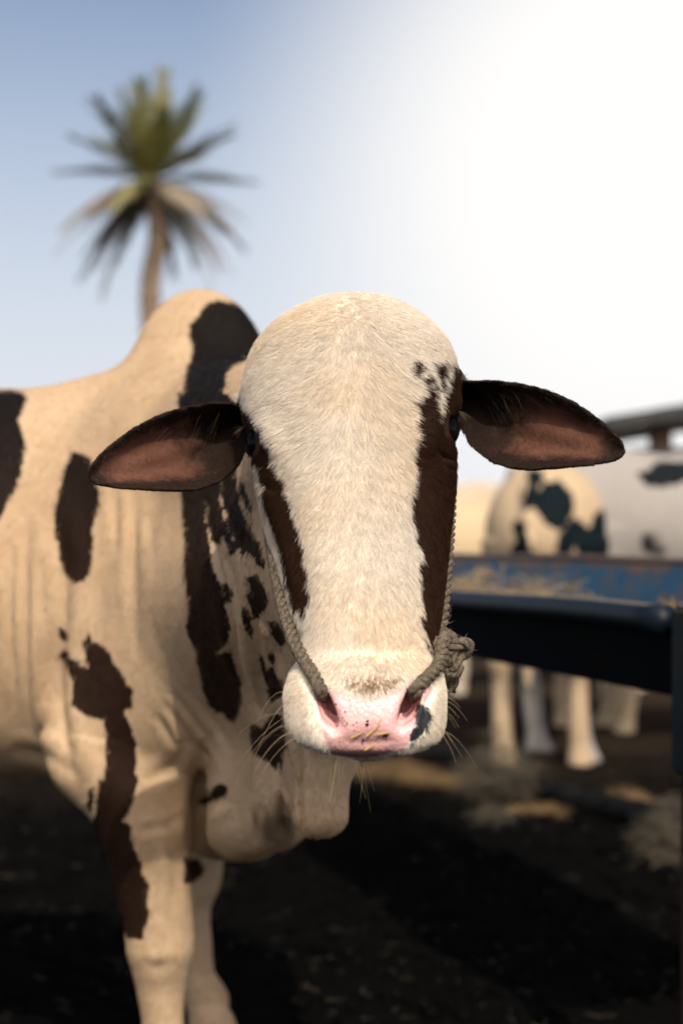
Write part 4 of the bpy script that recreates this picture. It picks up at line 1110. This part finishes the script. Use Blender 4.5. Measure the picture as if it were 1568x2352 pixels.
# ------------------------------------------------------------------ open shed, yard wall
m_tin = plain('dark_tin_roof', (.020, .022, .024), (.035, .032, .030), 3, .6, .3, 30, .01)
m_wood = plain('weathered_timber', (.16, .085, .05), (.10, .06, .04), 5, .8, .5, 60, .006)
m_plaster = plain('pale_plaster', (.62, .58, .52), (.50, .46, .41), 2, .9, .4, 30, .01)
def box(name, lo, hi, mat, parent, bev=.01, shear=0.0):
    bm = bmesh.new(); bmesh.ops.create_cube(bm, size=1); lo, hi = Vector(lo), Vector(hi)
    for v in bm.verts:
        f = v.co+Vector((.5, .5, .5)); v.co = Vector((lo.x+(hi.x-lo.x)*f.x, lo.y+(hi.y-lo.y)*f.y, lo.z+(hi.z-lo.z)*f.z+shear*(hi.x-lo.x)*f.x))
    if bev: bmesh.ops.bevel(bm, geom=list(bm.edges), offset=bev, segments=2, affect='EDGES')
    me = bpy.data.meshes.new(name); bm.to_mesh(me); bm.free(); return link(name, me, mat, parent)
sx = P(1392, 0, 15)[0]
shed = empty('shed', (sx, 15, 0)); tag(shed, 'open cattle shed with a dark tin roof in the far right background', 'shed')
n_ = 14
for k in range(n_):
    box('roof_sheet', (sx+k*.5, 15, 2.26+k*.085), (sx+k*.5+.49, 19, 2.42+k*.085), m_tin, shed, .012, .16)
for k, y in ((.55, 15.3), (2.9, 15.3), (.55, 18.6), (2.9, 18.6), (5.4, 15.3), (5.4, 18.6)):
    box('post', (sx+k, y, 0), (sx+k+.22, y+.22, 2.27+k*.17), m_wood, shed, .02)
box('beam', (sx+.2, 15.25, 1.95), (sx+7, 15.4, 2.1), m_tin, shed, .01, .02)
wall = box('yard_wall', (1.6, 30, -.05), (18, 30.35, 2.35), m_plaster, None, .04)
tag(wall, 'pale plastered yard wall far behind the cattle', 'wall')

# ------------------------------------------------------------------ palm
m_frond = plain('green_frond', (.15, .175, .055), (.29, .25, .085), 1.2, .55, 0)
m_dry = plain('dry_frond', (.36, .29, .21), (.25, .205, .16), 1.2, .8, 0)
m_trunk = plain('palm_bark', (.30, .21, .14), (.19, .135, .095), 3, .9, .9, 12, .05)
PD = 40.0
pc = P(350, 415, PD); palm = empty('palm_tree', (P(352, 0, PD)[0], PD, 0))
tag(palm, 'tall date palm with a shaggy crown of green and dry fronds, behind the bull', 'palm tree')
zt = pc[2]
path = spline([(P(350, 0, PD)[0]+.1, PD, -.2), (P(356, 0, PD)[0], PD, zt*.45), (P(346, 0, PD)[0]-.02, PD, zt*.72), (P(362, 0, PD)[0], PD, zt*.86), tuple(pc)], 90)
T_, N_, B_ = frames(path); seg = 12; V, F = [], []
for q, c in enumerate(path):
    r0 = np.interp(q/89, [0, .1, .8, .93, 1], [.36, .29, .25, .28, .32])*(1+.12*((q*1.37) % 1))
    for j in range(seg):
        a = 2*math.pi*j/seg; r1 = r0*(1+.08*math.sin(j*2.1+q*1.7)); V.append(c+r1*(math.cos(a)*N_[q]+math.sin(a)*B_[q]))
    if q:
        for j in range(seg): F.append([(q-1)*seg+j, (q-1)*seg+(j+1) % seg, q*seg+(j+1) % seg, q*seg+j])
link('trunk', mesh_np('trunk', V, F), m_trunk, palm)
def frond(el, az, ln, droop, mat, dry):
    """feather leaf: a curved midrib with two rows of narrow leaflets"""
    d = np.array([math.cos(az)*math.cos(el), math.sin(az)*math.cos(el), math.sin(el)]); side = np.array([-math.sin(az), math.cos(az), 0.0])
    s = np.linspace(0, 1, 26)[:,None]; rib = pc+d*.12+d*ln*s+np.array([0, 0, -1])*droop*ln*s**2.2
    V, F = tube_np(rib, np.linspace(.03, .006, 26), 4)
    V = V.tolist()
    Tn = np.gradient(rib, axis=0); Tn /= np.linalg.norm(Tn, axis=1, keepdims=True)
    for q in range(3, 26):
        for sg in (-1, 1):
            for sub in (0, .34, .67):
                c = rib[q]-Tn[q]*sub*ln/26; t_ = (q-sub)/25
                ll = ln*.26*math.sin(min(1, t_*1.15+.12)*math.pi*.86)*random.uniform(.75, 1.15)+.06
                up_ = np.cross(Tn[q], side)
                dl = side*sg*random.uniform(.45, .75)+Tn[q]*.75+up_*random.uniform(.05, .35)*(0 if dry else 1)+np.array([0, 0, -1])*(random.uniform(.5, 1.3) if dry else random.uniform(.0, .25))
                dl /= np.linalg.norm(dl); w = np.cross(dl, up_); w = w/max(np.linalg.norm(w), 1e-6)*.017
                b = len(V); tip = c+dl*ll; mid = c+dl*ll*.5+up_*.012
                V += [c-w*.6, c+w*.6, mid+w, tip, mid-w]; F += [[b, b+1, b+2, b+4], [b+4, b+2, b+3]]
    link('frond', mesh_np('frond', V, F), mat, palm)
golden = 2.39996
for k in range(30):
    el = math.radians(78-84*(k/29)); frond(el, k*golden+.4, random.uniform(2.4, 2.9), random.uniform(.06, .20)*(1.3-el), m_frond, False)
for k in range(12):
    frond(math.radians(random.uniform(-25, -5)), k*golden+1.1, random.uniform(2.2, 2.9), random.uniform(.25, .5), m_frond if k % 4 == 0 else m_dry, True)
for k in range(16):
    frond(math.radians(random.uniform(-62, -30)), k*golden*1.3, random.uniform(1.8, 2.7), random.uniform(.25, .5), m_dry, True)

# ------------------------------------------------------------------ timber and hay lying in the yard
m_log = plain('dark_pole', (.0055, .0062, .0070), (.013, .0125, .012), 6, .8, .6, 40, .01, spec=.04)
def log(pts, r, label):
    path = spline(pts, 40); V, F = tube_np(path, np.full(40, r)*(1+.12*np.sin(np.arange(40)*1.3)), 10)
    tag(link('pole', mesh_np('pole', V, F), m_log), label, 'pole', 'poles on the ground')
def gp(px, d, z): p = P(px, 0, d); return (p[0], d, z)
log([gp(1180, 6.35, .05), gp(1330, 5.9, .035), gp(1480, 5.5, .05), gp(1640, 5.1, .03)], .055, 'dark timber pole lying on the ground below the trough post')
log([gp(880, 6.9, .07), gp(1000, 6.75, .11), gp(1110, 6.6, .09)], .055, 'short dark pole on the ground just right of the dewlap')
def clump(px, d, n, rx, rz_, label, mat, seed, lmin=.03, lmax=.10):
    random.seed(seed); c = gp(px, d, 0)
    def fn():
        a = random.uniform(0, 6.28); k = random.random()**.6; z = rz_*random.random()*(1-.6*k)
        an = random.uniform(0, 6.28)
        return (c[0]+rx*k*math.cos(a), d+rx*.7*k*math.sin(a), z+.01), (math.cos(an), math.sin(an)*.6, random.uniform(-.5, .25))
    V, F = straws(n*4, fn, lmin, lmax, .0022)
    tag(link('hay_clump', mesh_np('hay_clump', V, F, False), mat), label, 'hay', 'hay clumps on the ground')
m_hay3 = plain('golden_hay', (.26, .165, .07), (.13, .085, .04), 9, .9, 0)
m_hay2 = plain('dull_hay', (.12, .098, .066), (.055, .046, .034), 5, .9, 0)
clump(1142, 6.15, 300, .17, .34, 'tall tangled hay clump on the ground below the middle of the trough', m_hay2, 3)
clump(1010, 6.5, 70, .20, .05, 'low golden hay scrap just right of the dewlap', m_hay3, 4)
clump(905, 6.7, 110, .20, .09, 'golden hay scrap on the ground touching the dewlap edge', m_hay3, 6)
clump(1222, 5.75, 40, .12, .05, 'small golden hay scrap in front of the tall hay clump', m_hay3, 7)
clump(1545, 4.95, 170, .12, .26, 'greyish hay clump at the right edge, below the trough post', m_hay2, 8)
clump(1440, 6.0, 40, .08, .08, 'small hay scrap behind the dark pole near the right edge', m_hay3, 9)
clump(1130, 5.6, 40, .06, .09, 'drab hay wisp nearest the bull in front of the hay row', m_hay2, 10)
